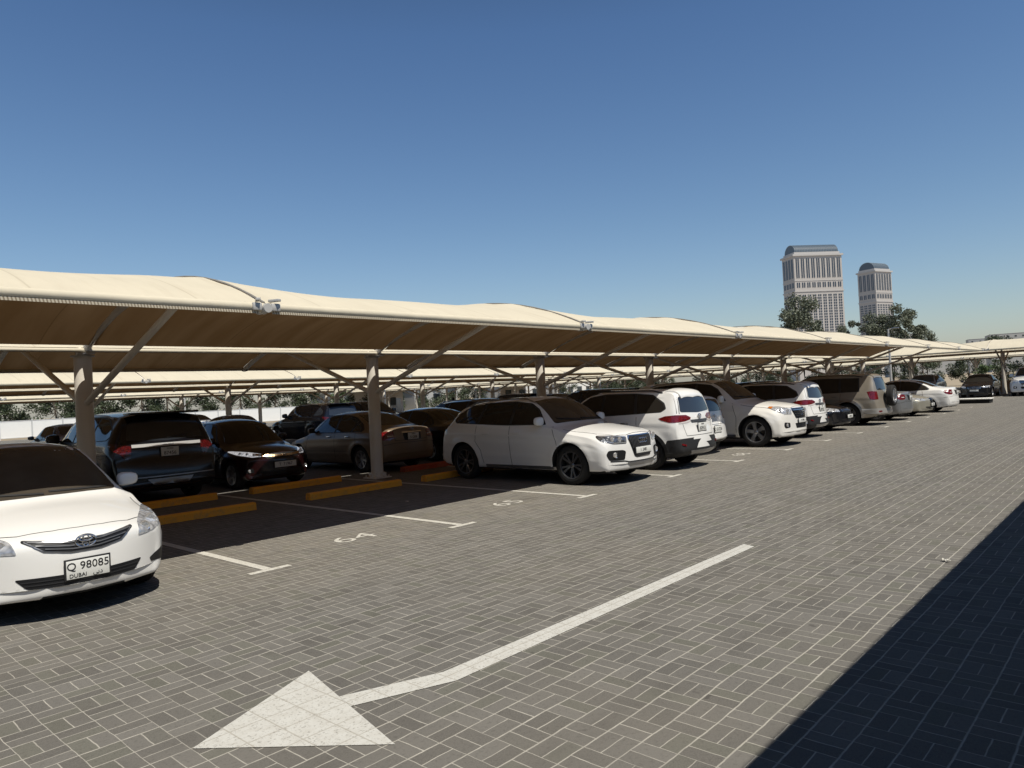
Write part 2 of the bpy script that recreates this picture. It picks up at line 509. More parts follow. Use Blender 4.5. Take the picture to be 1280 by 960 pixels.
_wm = {}
def tyre_mesh(R, rr):
    k = ('t', R, rr)
    if k not in _wm:
        ri = R * rr; w = .105
        pr = [(ri - .01, w * .80), (ri + .01, w * .95), (ri + (R - ri) * .45, w * 1.06), (R - .018, w * .9), (R - .004, w * .72), (R, w * .4), (R - .004, 0.38 * w), (R - .004, .32 * w), (R, .30 * w), (R, -.30 * w), (R - .004, -.32 * w), (R, -w * .4), (R - .004, -w * .72), (R - .018, -w * .9), (ri + (R - ri) * .45, -w * 1.06), (ri, -w * .9), (ri - .02, -w * .7)]
        _wm[k] = MB().lathe(pr, 44, 'Y').mesh('tyre', True, 50)
    return _wm[k]

def wheel_mesh(kind, mat, R):
    k = (kind, mat, R)
    if k in _wm: return _wm[k]
    rr = .66; ri = R * rr; w = .105; b = MB()
    b.lathe([(ri + .004, w * .93), (ri + .012, w * .99), (ri - .006, w * .96), (ri - .018, w * .6), (ri - .03, -w * .6), (ri - .01, -w * .9)], 44, 'Y')
    b.lathe([(.001, -.01), (ri * .72, -.01), (ri * .72, -.03), (.001, -.03)], 30, 'Y', 1)   # brake disc
    b.lathe([(.001, -w * .62), (ri, -w * .62)], 30, 'Y', 1)
    n, tw, to, ti = {'five': (5, 0, .13, .09), 'six': (6, 0, .17, .12), 'seven': (7, 0, .10, .07), 'ten': (10, 0, .055, .04), 'twin': (5, 1, .055, .04)}[kind]
    sp = []
    for i in range(n):
        a0 = 2 * PI * i / n
        if tw: sp += [(a0 - .20, a0 - .10), (a0 + .20, a0 + .10)]
        else: sp.append((a0, a0))
    sc = ri / .22
    for ao, ai in sp:
        po = Vector((math.cos(ao) * ri * .985, w * .80, math.sin(ao) * ri * .985)); pi_ = Vector((math.cos(ai) * ri * .16, w * .62, math.sin(ai) * ri * .16))
        d = (po - pi_).normalized(); s = d.cross(Vector((0, 1, 0))).normalized()
        ws = [(pi_, ti * sc * .5), (pi_ * .5 + po * .5 + Vector((0, .004, 0)), (ti * .75 + to * .25) * sc * .42), (po, to * sc * .5)]
        prev = None
        for p, hw in ws:
            cur = [b.bm.verts.new(p + s * hw + Vector((0, -.045, 0))), b.bm.verts.new(p + s * hw * .8 + Vector((0, 0, 0))), b.bm.verts.new(p - s * hw * .8), b.bm.verts.new(p - s * hw + Vector((0, -.045, 0)))]
            if prev:
                for j in range(3): b.bm.faces.new((prev[j], prev[j + 1], cur[j + 1], cur[j]))
            prev = cur
    b.lathe([(.001, w * .80), (.028, w * .79), (.034, w * .72), (ri * .22, w * .64), (ri * .25, w * .3)], 20, 'Y')
    _wm[k] = b.mesh('wheel', True, 30)
    return _wm[k]

# ------------------------------------------------------------------ car shapes
def sedan_spec(L=4.54, W=.88, H=1.47, fa=.93, ra=3.53, R=.315, nose=0.0, deck=0.0, **kw):
    k = L / 4.54; h = H / 1.47
    S = dict(L=L, R=R, fa=fa, ra=ra,
        top=[(0, .304), (.003, .36), (.007, .45), (.015, .55), (.03, .63), (.05, .675), (.10, .72 + nose), (.22, .765 + nose), (.45, .83 + nose), (.75, .885 + nose * .6), (1.08, .935), (1.18, .975), (1.35, 1.085), (1.65, 1.275), (1.90, 1.40), (2.1, 1.452), (2.4, 1.475), (2.8, 1.465), (3.15, 1.41), (3.45, 1.295), (3.75, 1.15 + deck * .3), (3.92, 1.085 + deck), (4.1, 1.06 + deck), (4.35, 1.045 + deck), (4.44, 1.02 + deck), (4.475, .93), (4.505, .80), (4.525, .66), (4.536, .55), (4.54, .454)],
        bot=[(0, .300), (.012, .26), (.03, .23), (.07, .205), (.2, .19), (.6, .18), (2, .18), (3.9, .19), (4.3, .22), (4.46, .26), (4.515, .33), (4.535, .40), (4.54, .45)],
        half=[(0, .66), (.05, .73), (.16, .79), (.35, .84), (.7, .868), (1.2, .88), (3.4, .88), (3.9, .87), (4.2, .85), (4.42, .81), (4.54, .75)],
        belt=[(0, .56), (.1, .62), (.3, .70), (.9, .80), (1.2, .885), (2.5, .93), (3.6, .965), (4.1, .96), (4.54, .8)],
        roofw=[(0, .50), (.2, .60), (.5, .66), (1.1, .70), (1.35, .66), (1.6, .625), (1.95, .575), (2.5, .56), (3.1, .565), (3.5, .60), (3.8, .65), (4.0, .67), (4.54, .60)],
        drop=[(0, .03), (.3, .06), (.8, .065), (1.1, .045), (1.4, .05), (1.9, .065), (2.5, .075), (3.2, .065), (3.7, .04), (4.0, .045), (4.54, .05)],
        bow=[(0, .30), (.3, .25), (1.1, .16), (1.9, .05), (2.6, 0), (3.4, -.05), (4.0, -.10), (4.54, -.18)])
    for key in ('top', 'bot', 'half', 'belt', 'roofw', 'drop', 'bow'):
        f = {'top': h, 'belt': h, 'half': W / .88, 'roofw': W / .88}.get(key, 1)
        S[key] = [(x * k, v * f) for x, v in S[key]]
    S.update(kw); return S

def suv_spec(L=4.63, W=.95, H=1.66, fa=.88, ra=3.69, R=.37, rear='slope', boxy=0.0, **kw):
    k = L / 4.63; h = H / 1.66
    if rear == 'slope': rt = [(3.7, 1.60), (3.95, 1.55), (4.1, 1.48), (4.3, 1.28), (4.45, 1.08), (4.50, 1.0), (4.54, .86), (4.575, .78), (4.60, .66), (4.62, .54), (4.63, .424)]
    else: rt = [(3.9, 1.63), (4.2, 1.60), (4.30, 1.56), (4.38, 1.42), (4.47, 1.16), (4.51, 1.03), (4.54, .86), (4.565, .78), (4.59, .68), (4.615, .55), (4.63, .424)]
    S = dict(L=L, R=R, fa=fa, ra=ra,
        top=[(0, .384), (.003, .48), (.008, .60), (.018, .72), (.035, .81), (.06, .88), (.12, .93), (.25, .975), (.5, 1.02), (.85, 1.065), (1.18, 1.11), (1.27, 1.145), (1.45, 1.27), (1.72, 1.46), (1.92, 1.575), (2.1, 1.63), (2.4, 1.66), (3.0, 1.655)] + rt,
        bot=[(0, .380), (.01, .34), (.03, .29), (.09, .25), (.25, .23), (.7, .23), (3.9, .24), (4.35, .27), (4.52, .32), (4.60, .36), (4.625, .39), (4.63, .42)],
        half=[(0, .80), (.05, .85), (.16, .895), (.35, .925), (.7, .942), (1.2, .95), (3.6, .95), (4.0, .94), (4.3, .925), (4.5, .89), (4.63, .83)],
        belt=[(0, .62), (.1, .72), (.3, .84), (.9, .95), (1.25, 1.05), (2.5, 1.085), (3.6, 1.11), (4.2, 1.10), (4.63, .9)],
        roofw=[(0, .60), (.2, .70), (.5, .76), (1.18, .79), (1.45, .745), (1.7, .70), (2.0, .65), (2.5, .64), (3.4, .63), (4.0, .62), (4.3, .66), (4.5, .74), (4.63, .66)],
        drop=[(0, .04), (.2, .06), (.8, .07), (1.15, .05), (1.5, .05), (2.0, .065), (2.5, .075), (3.8, .07), (4.3, .05), (4.5, .04), (4.63, .05)],
        bow=[(0, .22), (.3, .19), (1.1, .15), (1.9, .06), (2.6, 0), (3.6, -.04), (4.3, -.08), (4.63, -.14)])
    for key in ('top', 'bot', 'half', 'belt', 'roofw', 'drop', 'bow'):
        f = {'top': h, 'belt': h, 'half': W / .95, 'roofw': W / .95}.get(key, 1)
        S[key] = [(x * k, v * f) for x, v in S[key]]
    S.update(kw); return S

def xf(poly, kx=1, kz=1): return [(x * kx, z * kz) for x, z in poly]

def sedan_glass(c, k=1, h=1, gm='glass', wind='glass'):
    """windows in sedan template coordinates"""
    W = max(p[1] for p in c.S['half']) / .88
    c.side('window_trim', xf([(1.52, .955), (1.95, 1.335), (2.25, 1.405), (2.75, 1.405), (3.15, 1.335), (3.50, 1.165), (3.66, 1.03), (3.60, .985), (2.5, .955)], k, h), M['black_plastic'], .002)
    c.side('side_window', xf([(1.60, .975), (1.97, 1.31), (2.25, 1.385), (2.50, 1.39), (2.50, .975)], k, h), M[gm], .004)
    c.side('side_window', xf([(2.57, .975), (2.57, 1.39), (2.80, 1.383), (3.12, 1.32), (3.30, 1.235), (3.18, .99)], k, h), M[gm], .004)
    c.side('quarter_window', xf([(3.25, .995), (3.36, 1.215), (3.46, 1.155), (3.59, 1.03), (3.56, 1.0)], k, h), M[gm], .004)
    c.end('windscreen', [(y * W, z * h) for y, z in [(-.70, .955), (-.52, 1.41), (-.3, 1.432), (0, 1.44), (.3, 1.432), (.52, 1.41), (.70, .955), (.4, .968), (0, .972), (-.4, .968)]], M[wind], True, .004, .05, cell=.06)
    c.end('rear_window', [(y * W, z * h) for y, z in [(-.60, 1.125), (-.49, 1.385), (0, 1.405), (.49, 1.385), (.60, 1.125), (0, 1.115)]], M[gm], False, .004, .05, cell=.06)

def suv_glass(c, k=1, h=1, gm='glass', wind='glass', quarter=True, xe=4.12):
    W = max(p[1] for p in c.S['half']) / .95
    c.side('window_trim', xf([(1.58, 1.118), (1.85, 1.42), (2.07, 1.535), (2.5, 1.585), (3.3, 1.575), (3.75, 1.535), (xe, 1.36), (xe + .07, 1.24), (xe - .05, 1.17), (2.6, 1.115)], k, h), M['black_plastic'], .002)
    c.side('side_window', xf([(1.65, 1.135), (1.88, 1.405), (2.09, 1.512), (2.42, 1.56), (2.45, 1.135)], k, h), M[gm], .004)
    c.side('side_window', xf([(2.52, 1.135), (2.50, 1.56), (3.28, 1.555), (3.36, 1.15)], k, h), M[gm], .004)
    if quarter: c.side('quarter_window', xf([(3.44, 1.155), (3.36, 1.55), (3.72, 1.515), (xe - .03, 1.345), (xe + .03, 1.24), (xe - .08, 1.18)], k, h), M[gm], .004)
    c.end('windscreen', [(y * W, z * h) for y, z in [(-.76, 1.135), (-.60, 1.565), (-.3, 1.60), (0, 1.61), (.3, 1.60), (.60, 1.565), (.76, 1.135), (.4, 1.15), (0, 1.155), (-.4, 1.15)]], M[wind], True, .004, .05, cell=.06)
    c.strip('wiper', [[(0, -.55 * W, 1.17 * h), (0, .02, 1.20 * h)], [(0, .08, 1.18 * h), (0, .62 * W, 1.22 * h)]], (1, 0, 0), .018, M['black_plastic'], .018, thick=.015)

def toyota_badge(c, z, front=True, s=1.0, mat='chrome'):
    """three nested ellipses"""
    d = 1 if front else -1
    loc, n = c.hit((0, 0, z), (d, 0, 0)); x = loc.x - d * .018 - c.L / 2
    b = MB()
    for (cy, cz, ry, rz) in ((0, 0, .085, .055), (0, 0, .028, .052), (0, .022, .055, .026)):
        b.tube([(x, cy * s + ry * s * math.cos(a), z + cz * s + rz * s * math.sin(a)) for a in [2 * PI * i / 28 for i in range(29)]], .0075 * s, 6, False)
    o = b.build('badge', M[mat], c.root)
    return o

def ring_badge(c, z, n, r, dx, front=True, mat='chrome', tube=.008):
    d = 1 if front else -1
    loc, nn = c.hit((0, 0, z), (d, 0, 0)); x = loc.x - d * .02 - c.L / 2; b = MB()
    for i in range(n):
        cy = (i - (n - 1) / 2) * dx
        b.tube([(x, cy + r * math.cos(a), z + r * math.sin(a)) for a in [2 * PI * k / 24 for k in range(25)]], tube, 6, False)
    return b.build('badge', M[mat], c.root)

def letter_badge(c, s, z, size, front=True, mat='chrome', y=0, off=.02):
    d = 1 if front else -1
    loc, nn = c.hit((0, y, z), (d, 0, 0))
    me = text_mesh(s, size, 'badge', .004)
    rot = Matrix(((0, 0, -1), (-1, 0, 0), (0, 1, 0))) if front else Matrix(((0, 0, 1), (1, 0, 0), (0, 1, 0)))
    o = link('badge', me, M[mat], c.root); o.rotation_euler = rot.to_euler(); o.location = (loc.x - d * off - c.L / 2, y, z)
    return o

def round_lamp(c, y, z, r, parent, mat='bulb', front=True, both=True, off=.004):
    d = 1 if front else -1
    for s in ((1, -1) if both else (1,)):
        loc, n = c.hit((0, s * y, z), (d, 0, 0))
        if loc is None: continue
        x = loc.x - d * off - c.L / 2; b = MB()
        b.lathe([(.001, x - d * .004), (r * .55, x - d * .003), (r * .8, x + d * .0), (r, x - d * .006), (r * 1.08, x + d * .004), (r * 1.1, x + d * .03)], 20, 'X', 0, Matrix.Translation((0, s * y, z)))
        b.build('lamp_lens', M[mat], parent[0 if s > 0 else 1] if parent else c.root)

# 1 white compact sedan, seen from the front
def corolla():
    S = sedan_spec(nose=-.005, R=.318)
    c = Car('parked_sedan', S, paint('white paint', (.80, .79, .76), .10), 'seven')
    sedan_glass(c, gm='glass', wind='glass_brown')
    c.end('grille', [(-.43, .705), (-.44, .69), (-.30, .605), (-.12, .572), (.12, .572), (.30, .605), (.44, .69), (.43, .705), (.15, .672), (-.15, .672)], M['grille_black'], rad=.01)
    g = c.strip('grille_bar', [[(0, -.40, .688), (0, -.12, .656), (0, .12, .656), (0, .40, .688)], [(0, -.35, .655), (0, -.12, .627), (0, .12, .627), (0, .35, .655)], [(0, -.29, .625), (0, -.10, .600), (0, .10, .600), (0, .29, .625)]], (1, 0, 0), .009, M['grille_silver'], .012, thick=.01)
    c.strip('grille_surround', [[(0, -.42, .698), (0, -.15, .668), (0, .15, .668), (0, .42, .698)], [(0, -.42, .690), (0, -.30, .606), (0, -.12, .574), (0, .12, .574), (0, .30, .606), (0, .42, .690)]], (1, 0, 0), .008, M['satin'], .010, thick=.008)
    toyota_badge(c, .655, s=.95)
    c.end('lower_intake', [(-.50, .395), (.50, .395), (.42, .305), (-.42, .305)], M['grille_black'], rad=.02)
    c.strip('intake_bar', [[(0, -.46, .365), (0, .46, .365)], [(0, -.44, .335), (0, .44, .335)]], (1, 0, 0), .008, M['black_plastic'], .010, thick=.008)
    c.end('fog_recess', [(.60, .36), (.77, .43), (.775, .36), (.755, .315), (.62, .32)], M['grille_black'], both=True, rad=.012)
    h = c.end('headlight', [(.475, .600), (.505, .700), (.60, .748), (.72, .782), (.815, .79), (.835, .735), (.81, .655), (.66, .612)], M['headlamp'], both=True, rad=.02, off=.006)
    for s, hh in zip((1, -1), h): pass
    round_lamp(c, .575, .665, .045, h, off=.012); round_lamp(c, .70, .700, .050, h, off=.012)
    c.panel_lines(sides=[[(1.32, .25), (1.30, .60), (1.42, .93)], [(2.53, .22), (2.54, .93)], [(3.30, .45), (3.42, .70), (3.38, .95)], [(1.32, .24), (3.1, .24)]],
                  tops=[[(.60, -.73), (.42, -.58), (.30, -.44), (.22, -.2), (.20, 0), (.22, .2), (.30, .44), (.42, .58), (.60, .73)], [(.60, -.73), (1.15, -.77)], [(.60, .73), (1.15, .77)]])
    c.strip('wiper', [[(0, -.60, .985), (0, -.05, 1.0)], [(0, .0, .985), (0, .60, 1.02)]], (1, 0, 0), .014, M['black_plastic'], .014, thick=.012)
    c.mirror(1.62, .985, size=(.13, .21, .145)); c.handles((2.30, 3.10), .84)
    c.plate(.425, True, 'Q 98085', w=.335, h=.155, sub='DUBAI')
    return c

# 2 white four-ring SUV
def q5():
    S = suv_spec(L=4.72, W=.965, fa=1.0, ra=3.81, flare=.022, gap=.05)
    c = Car('parked_suv', S, paint('pearl white paint', (.78, .77, .745), .08), 'twin', 'rim_dark')
    suv_glass(c, wind='glass_brown')
    c.end('grille', [(-.36, .885), (.36, .885), (.385, .82), (.27, .50), (.22, .47), (-.22, .47), (-.27, .50), (-.385, .82)], M['chrome'], off=.004, rad=.04)
    g = c.end('grille', [(-.335, .865), (.335, .865), (.355, .81), (.25, .515), (.21, .49), (-.21, .49), (-.25, .515), (-.355, .81)], M['grille_black'], off=.010, rad=.035)
    bars = []
    for i in range(-9, 10):
        y = i * .036; zb = .50 if abs(y) < .24 else .50 + (abs(y) - .24) * 3
        bars.append([(0, y, zb), (0, y, .855)])
    c.strip('grille_bar', bars, (1, 0, 0), .006, M['grille_silver'], .018, g[0], thick=.01)
    ring_badge(c, .775, 4, .042, .062)
    h = c.end('headlight', [(.43, .74), (.40, .865), (.60, .895), (.80, .905), (.845, .86), (.845, .80), (.70, .745)], M['headlamp_dark'], both=True, rad=.025, off=.006)
    for s, hh in zip((1, -1), h):
        c.strip('daytime_lamp', [[(0, s * .44, .765), (0, s * .415, .85), (0, s * .60, .880), (0, s * .80, .888)], [(0, s * .44, .757), (0, s * .68, .76), (0, s * .82, .81)]], (1, 0, 0), .014, M['bulb'], .013, hh, thick=.006)
    round_lamp(c, .55, .815, .045, h, off=.012); round_lamp(c, .68, .825, .045, h, off=.012)
    f = c.end('lower_grille', [(.48, .535), (.46, .60), (.52, .63), (.80, .635), (.845, .56), (.80, .455), (.50, .45)], M['grille_black'], both=True, rad=.03)
    for s, hh in zip((1, -1), f):
        pass
    round_lamp(c, .68, .545, .048, f, off=.012)
    c.end('skid_plate', [(-.45, .395), (.45, .395), (.38, .33), (-.38, .33)], M['satin'], rad=.01, off=.006)
    c.strip('bumper_trim', [[(0, -.78, .44), (0, -.5, .43), (0, -.4, .41), (0, .4, .41), (0, .5, .43), (0, .78, .44)]], (1, 0, 0), .02, M['black_plastic'], .006, thick=.006)
    c.panel_lines(sides=[[(1.28, .35), (1.27, .75), (1.42, 1.08)], [(2.47, .32), (2.49, 1.10)], [(3.25, .35), (3.30, .62), (3.44, .80), (3.42, 1.12)], [(1.28, .33), (3.2, .33)]],
                  tops=[[(.50, -.76), (.22, -.60), (.12, -.38), (.10, 0), (.12, .38), (.22, .60), (.50, .76)], [(.50, -.76), (1.2, -.84)], [(.50, .76), (1.2, .84)]])
    c.strip('sill_trim', [[(1.35, -1, .30), (3.2, -1, .30)]], (0, 1, 0), .05, M['satin'], .006, thick=.006)
    c.strip('sill_trim', [[(1.35, 1, .30), (3.2, 1, .30)]], (0, -1, 0), .05, M['satin'], .006, thick=.006)
    roof_rails(c, 2.0, 3.9, .62, 1.60, 'satin'); c.mirror(1.66, 1.16, size=(.14, .24, .17)); c.handles((2.28, 3.12), .96)
    c.end('tail_light', [(.52, .98), (.55, 1.08), (.84, 1.06), (.88, .92), (.60, .91)], M['tail'], False, both=True)
    c.plate(.60, True, 'I  2481', w=.50, h=.11)
    return c

def roof_rails(c, x0, x1, y, z, mat='black_plastic'):
    for s in (-1, 1):
        P = []
        for i in range(9):
            x = x0 + (x1 - x0) * i / 8
            loc, n = c.hit((x, s * y, 3), (0, 0, -1)); zz = (loc.z if loc else z) + (.045 if 0 < i < 8 else .0)
            P.append((x - c.L / 2, s * y, zz))
        MB().tube(P, .016, 8).build('roof_rail', M[mat], c.root)

# 3 white seven-seat SUV, seen from behind
def rush(pl, pm=None):
    S = suv_spec(L=4.43, W=.85, H=1.70, fa=.85, ra=3.54, R=.345, rear='box', flare=.025)
    S['belt'] = [(x, z - .02) for x, z in S['belt']]
    c = Car('parked_suv', S, pm or paint('white seven seat paint', (.80, .79, .76), .10), 'six')
    k = 4.43 / 4.63; h = 1.70 / 1.66; W = .85 / .95
    suv_glass(c, k, h, xe=4.08)
    c.end('rear_window', [(-.60, 1.19), (-.52, 1.50), (0, 1.545), (.52, 1.50), (.60, 1.19), (0, 1.16)], M['glass_blue'], False, off=.005, rad=.05)
    # roof spoiler
    c.conform('spoiler', [(3.84, -.50, 2), (3.84, .50, 2), (4.14, .44, 2), (4.17, 0, 2), (4.14, -.44, 2)], (0, 0, -1), c.pm, .028)
    c.strip('rear_pillar_trim', [[(0, -.66, 1.16), (0, -.575, 1.52)], [(0, .66, 1.16), (0, .575, 1.52)]], (-1, 0, 0), .07, M['black_plastic'], .003)
    t = []
    c.corner('tail_light', [(4.36, .40, 1.03), (4.35, .37, 1.07), (4.34, .52, 1.125), (4.26, .80, 1.135), (4.05, .85, 1.12), (3.88, .85, 1.075), (3.93, .85, 1.035), (4.12, .85, .985), (4.32, .80, .985), (4.37, .60, 1.0)], M['tail'])
    c.corner('lamp_edge', [(4.36, .42, 1.012), (4.37, .60, .985), (4.32, .78, .975), (4.32, .78, .955), (4.38, .55, .962), (4.38, .36, .995)], M['tail_pale'])
    c.end('tailgate_garnish', [(-.36, 1.02), (.36, 1.02), (.32, .96), (-.32, .96)], M['satin'], False, off=.008)
    toyota_badge(c, 1.085, False, .85)
    c.plate(.86, False, pl, w=.34, h=.17, head='DUBAI')
    c.end('bumper_cladding', [(-.80, .64), (-.68, .58), (-.52, .44), (.52, .44), (.68, .58), (.80, .64), (.80, .27), (-.80, .27)], M['black_plastic'], False, off=.012, rad=.03)
    c.end('skid_plate', [(-.50, .40), (.50, .40), (.42, .315), (-.42, .315)], M['satin'], False, off=.022)
    c.end('rear_reflector', [(.62, .52), (.72, .555), (.73, .52), (.63, .49)], M['tail'], False, both=True, off=.026)
    c.strip('tailgate_gap', [[(0, -.55, .70), (0, -.60, .95)], [(0, .55, .70), (0, .60, .95)], [(0, -.55, .70), (0, .55, .70)]], (-1, 0, 0), .009, M['seam'], .003)
    arches(c, .075)
    c.side('sill_cladding', [(1.25, .40), (3.12, .40), (3.12, .22), (1.25, .22)], M['black_plastic'], .006)
    c.side('rear_corner_cladding', [(3.93, .45), (4.0, .62), (4.6, .68), (4.6, .2), (3.93, .26)], M['black_plastic'], .006)
    c.panel_lines(sides=[[(2.37, .42), (2.38, 1.10)], [(3.14, .45), (3.22, .70), (3.30, .85), (3.28, 1.12)], [(1.22, .42), (1.22, 1.08)]])
    roof_rails(c, 2.0, 3.8, .55, 1.66); c.mirror(1.58, 1.17, size=(.14, .22, .16)); c.handles((2.2, 3.0), .98, M['chrome'])
    c.end('headlight', [(.45, .86), (.42, .93), (.75, .98), (.76, .90)], M['headlamp'], both=True); c.end('grille', [(-.4, .88), (.4, .88), (.3, .62), (-.3, .62)], M['grille_black'])
    return c

def arches(c, w, mat='black_plastic'):
    for ax in (c.S['fa'], c.S['ra']):
        R = c.S['R'] + c.S.get('gap', .055) + w / 2 - .004
        for s in (-1, 1):
            ln = [(ax + R * math.cos(a), s, c.S['R'] + R * math.sin(a)) for a in [math.radians(-12 + 204 * i / 26) for i in range(27)]]
            c.strip('arch_cladding', [ln], (0, -s, 0), w, M[mat], .010, thick=.012)

# 4 small white hatchback
def hatch(pm, name='parked_hatchback'):
    S = suv_spec(L=3.9, W=.84, H=1.5, fa=.78, ra=3.25, R=.30, rear='box')
    c = Car(name, S, pm, 'seven'); k = 3.9 / 4.63; h = 1.5 / 1.66
    suv_glass(c, k, h, xe=4.05)
    c.end('rear_window', [(-.56, 1.06), (-.50, 1.34), (0, 1.38), (.50, 1.34), (.56, 1.06)], M['glass_blue'], False, off=.005, rad=.05)
    c.end('tail_light', [(.60, .86), (.60, 1.08), (.72, 1.10), (.80, .98), (.80, .84)], M['tail'], False, both=True, off=.007)
    c.plate(.62, False, 'D 51736', w=.34, h=.16); toyota_badge(c, .95, False, .7)
    c.end('bumper_vent', [(-.4, .36), (.4, .36), (.35, .28), (-.35, .28)], M['black_plastic'], False)
    c.strip('tailgate_gap', [[(0, -.55, .74), (0, .55, .74)], [(0, -.55, .74), (0, -.58, 1.0)], [(0, .55, .74), (0, .58, 1.0)]], (-1, 0, 0), .009, M['seam'], .003)
    c.end('headlight', [(.45, .70), (.42, .80), (.72, .86), (.74, .76)], M['headlamp'], both=True); c.end('grille', [(-.4, .60), (.4, .60), (.34, .40), (-.34, .40)], M['grille_black'])
    c.mirror(1.38, 1.02); c.handles((2.0, 2.7), .85)
    return c

# 5 big white luxury off-roader, seen from the front
def lx():
    S = suv_spec(L=4.99, W=.985, H=1.86, fa=.90, ra=3.75, R=.405, rear='box', flare=.035)
    S['belt'] = [(x, z - .04) for x, z in S['belt']]
    c = Car('parked_suv', S, paint('off white paint', (.78, .76, .71), .12), 'five'); k = 4.99 / 4.63; h = 1.86 / 1.66
    suv_glass(c, k, h, wind='glass_brown', xe=4.15)
    c.end('grille', [(-.42, 1.00), (.42, 1.00), (.44, .94), (.32, .72), (-.32, .72), (-.44, .94)], M['chrome'], rad=.04)
    g = c.end('grille', [(-.39, .98), (.39, .98), (.41, .93), (.30, .74), (-.30, .74), (-.41, .93)], M['grille_black'], off=.009, rad=.03)
    c.strip('grille_bar', [[(0, -w, z), (0, w, z)] for w, z in ((.39, .945), (.38, .895), (.345, .84), (.315, .785))], (1, 0, 0), .022, M['chrome'], .02, g[0], thick=.012)
    ring_badge(c, .87, 1, .06, 0); 
    h_ = c.corner('headlight', [(.09, .46, .97), (.09, .48, .84), (.16, .72, .85), (.27, .88, .93), (.42, .94, 1.03), (.36, .90, 1.065), (.2, .74, 1.05), (.12, .60, 1.01)], M['headlamp'], True)
    round_lamp(c, .58, .92, .055, h_, off=.013); round_lamp(c, .74, .95, .05, h_, off=.013)
    c.corner('marker_lamp', [(.30, .88, 1.05), (.36, .92, 1.06), (.42, .94, 1.03), (.36, .92, 1.0)], M['amber'], True, off=.014)
    c.end('lower_intake', [(-.36, .60), (.36, .60), (.32, .47), (-.32, .47)], M['grille_black'])
    f = c.end('fog_recess', [(.56, .50), (.56, .62), (.74, .64), (.76, .54), (.72, .48)], M['grille_black'], both=True, rad=.03)
    round_lamp(c, .65, .56, .042, f, off=.012)
    c.plate(.66, True, 'F 7190', w=.50, h=.11)
    c.panel_lines(sides=[[(1.42, .40), (1.40, .8), (1.52, 1.18)], [(2.62, .38), (2.64, 1.2)], [(3.35, .5), (3.5, .85), (3.55, 1.2)]],
                  tops=[[(.55, -.82), (.25, -.62), (.14, -.4), (.12, 0), (.14, .4), (.25, .62), (.55, .82)], [(.55, -.82), (1.3, -.88)], [(.55, .82), (1.3, .88)]])
    roof_rails(c, 2.2, 4.2, .66, 1.82, 'satin'); c.mirror(1.80, 1.28, size=(.16, .25, .21)); c.handles((2.4, 3.3), 1.08, M['chrome'])
    c.side('running_board', [(1.45, .34), (3.2, .34), (3.2, .27), (1.45, .27)], M['satin'], .02)
    return c

# 6 dark saloon, front
def dark_saloon(pm, plate, front=True, name='parked_sedan', grille='wide', badge=None, wheel='five', H=1.47, L=4.6, W=.90, wind='glass'):
    S = sedan_spec(L=L, W=W, H=H, fa=.93 * L / 4.54, ra=3.53 * L / 4.54)
    c = Car(name, S, pm, wheel); k = L / 4.54; h = H / 1.47
    sedan_glass(c, k, h, wind=wind)
    if grille == 'tall': P = [(-.20, .73), (.20, .73), (.22, .50), (-.22, .50)]
    else: P = [(-.40, .70), (.40, .70), (.34, .58), (-.34, .58)]
    c.end('grille', P, M['chrome'], rad=.03); g = c.end('grille', [(y * .93, .60 + (z - .60) * .85 + .005) for y, z in P], M['grille_black'], off=.009, rad=.03)
    if grille == 'tall': c.strip('grille_bar', [[(0, y, .53), (0, y, .71)] for y in (-.15, -.1, -.05, 0, .05, .1, .15)], (1, 0, 0), .01, M['chrome'], .015, g[0], thick=.008)
    else: c.strip('grille_bar', [[(0, -.34, z), (0, .34, z)] for z in (.62, .66)], (1, 0, 0), .012, M['satin'], .015, g[0], thick=.008)
    h_ = c.end('headlight', [(.48, .62), (.48, .71), (.62, .755), (.80, .77), (.815, .70), (.68, .635)], M['headlamp'], both=True, rad=.02, off=.006)
    round_lamp(c, .60, .68, .042, h_, off=.012); round_lamp(c, .71, .70, .042, h_, off=.012)
    c.end('lower_intake', [(-.50, .38), (.50, .38), (.42, .28), (-.42, .28)], M['grille_black'])
    c.end('tail_light', [(.50, .80), (.50, .93), (.74, .96), (.80, .90), (.78, .80)], M['tail'], False, both=True, off=.007)
    c.plate(.46, True, plate, w=.48, h=.11); c.plate(.80, False, plate, w=.34, h=.16)
    c.panel_lines(sides=[[(1.34, .25), (1.32, .6), (1.44, .93)], [(2.56, .22), (2.58, .95)], [(3.35, .45), (3.48, .7), (3.44, .96)]],
                  tops=[[(.58, -.74), (.25, -.5), (.13, -.2), (.11, 0), (.13, .2), (.25, .5), (.58, .74)]])
    c.mirror(1.64, 1.0 * h); c.handles((2.32, 3.15), .86)
    return c

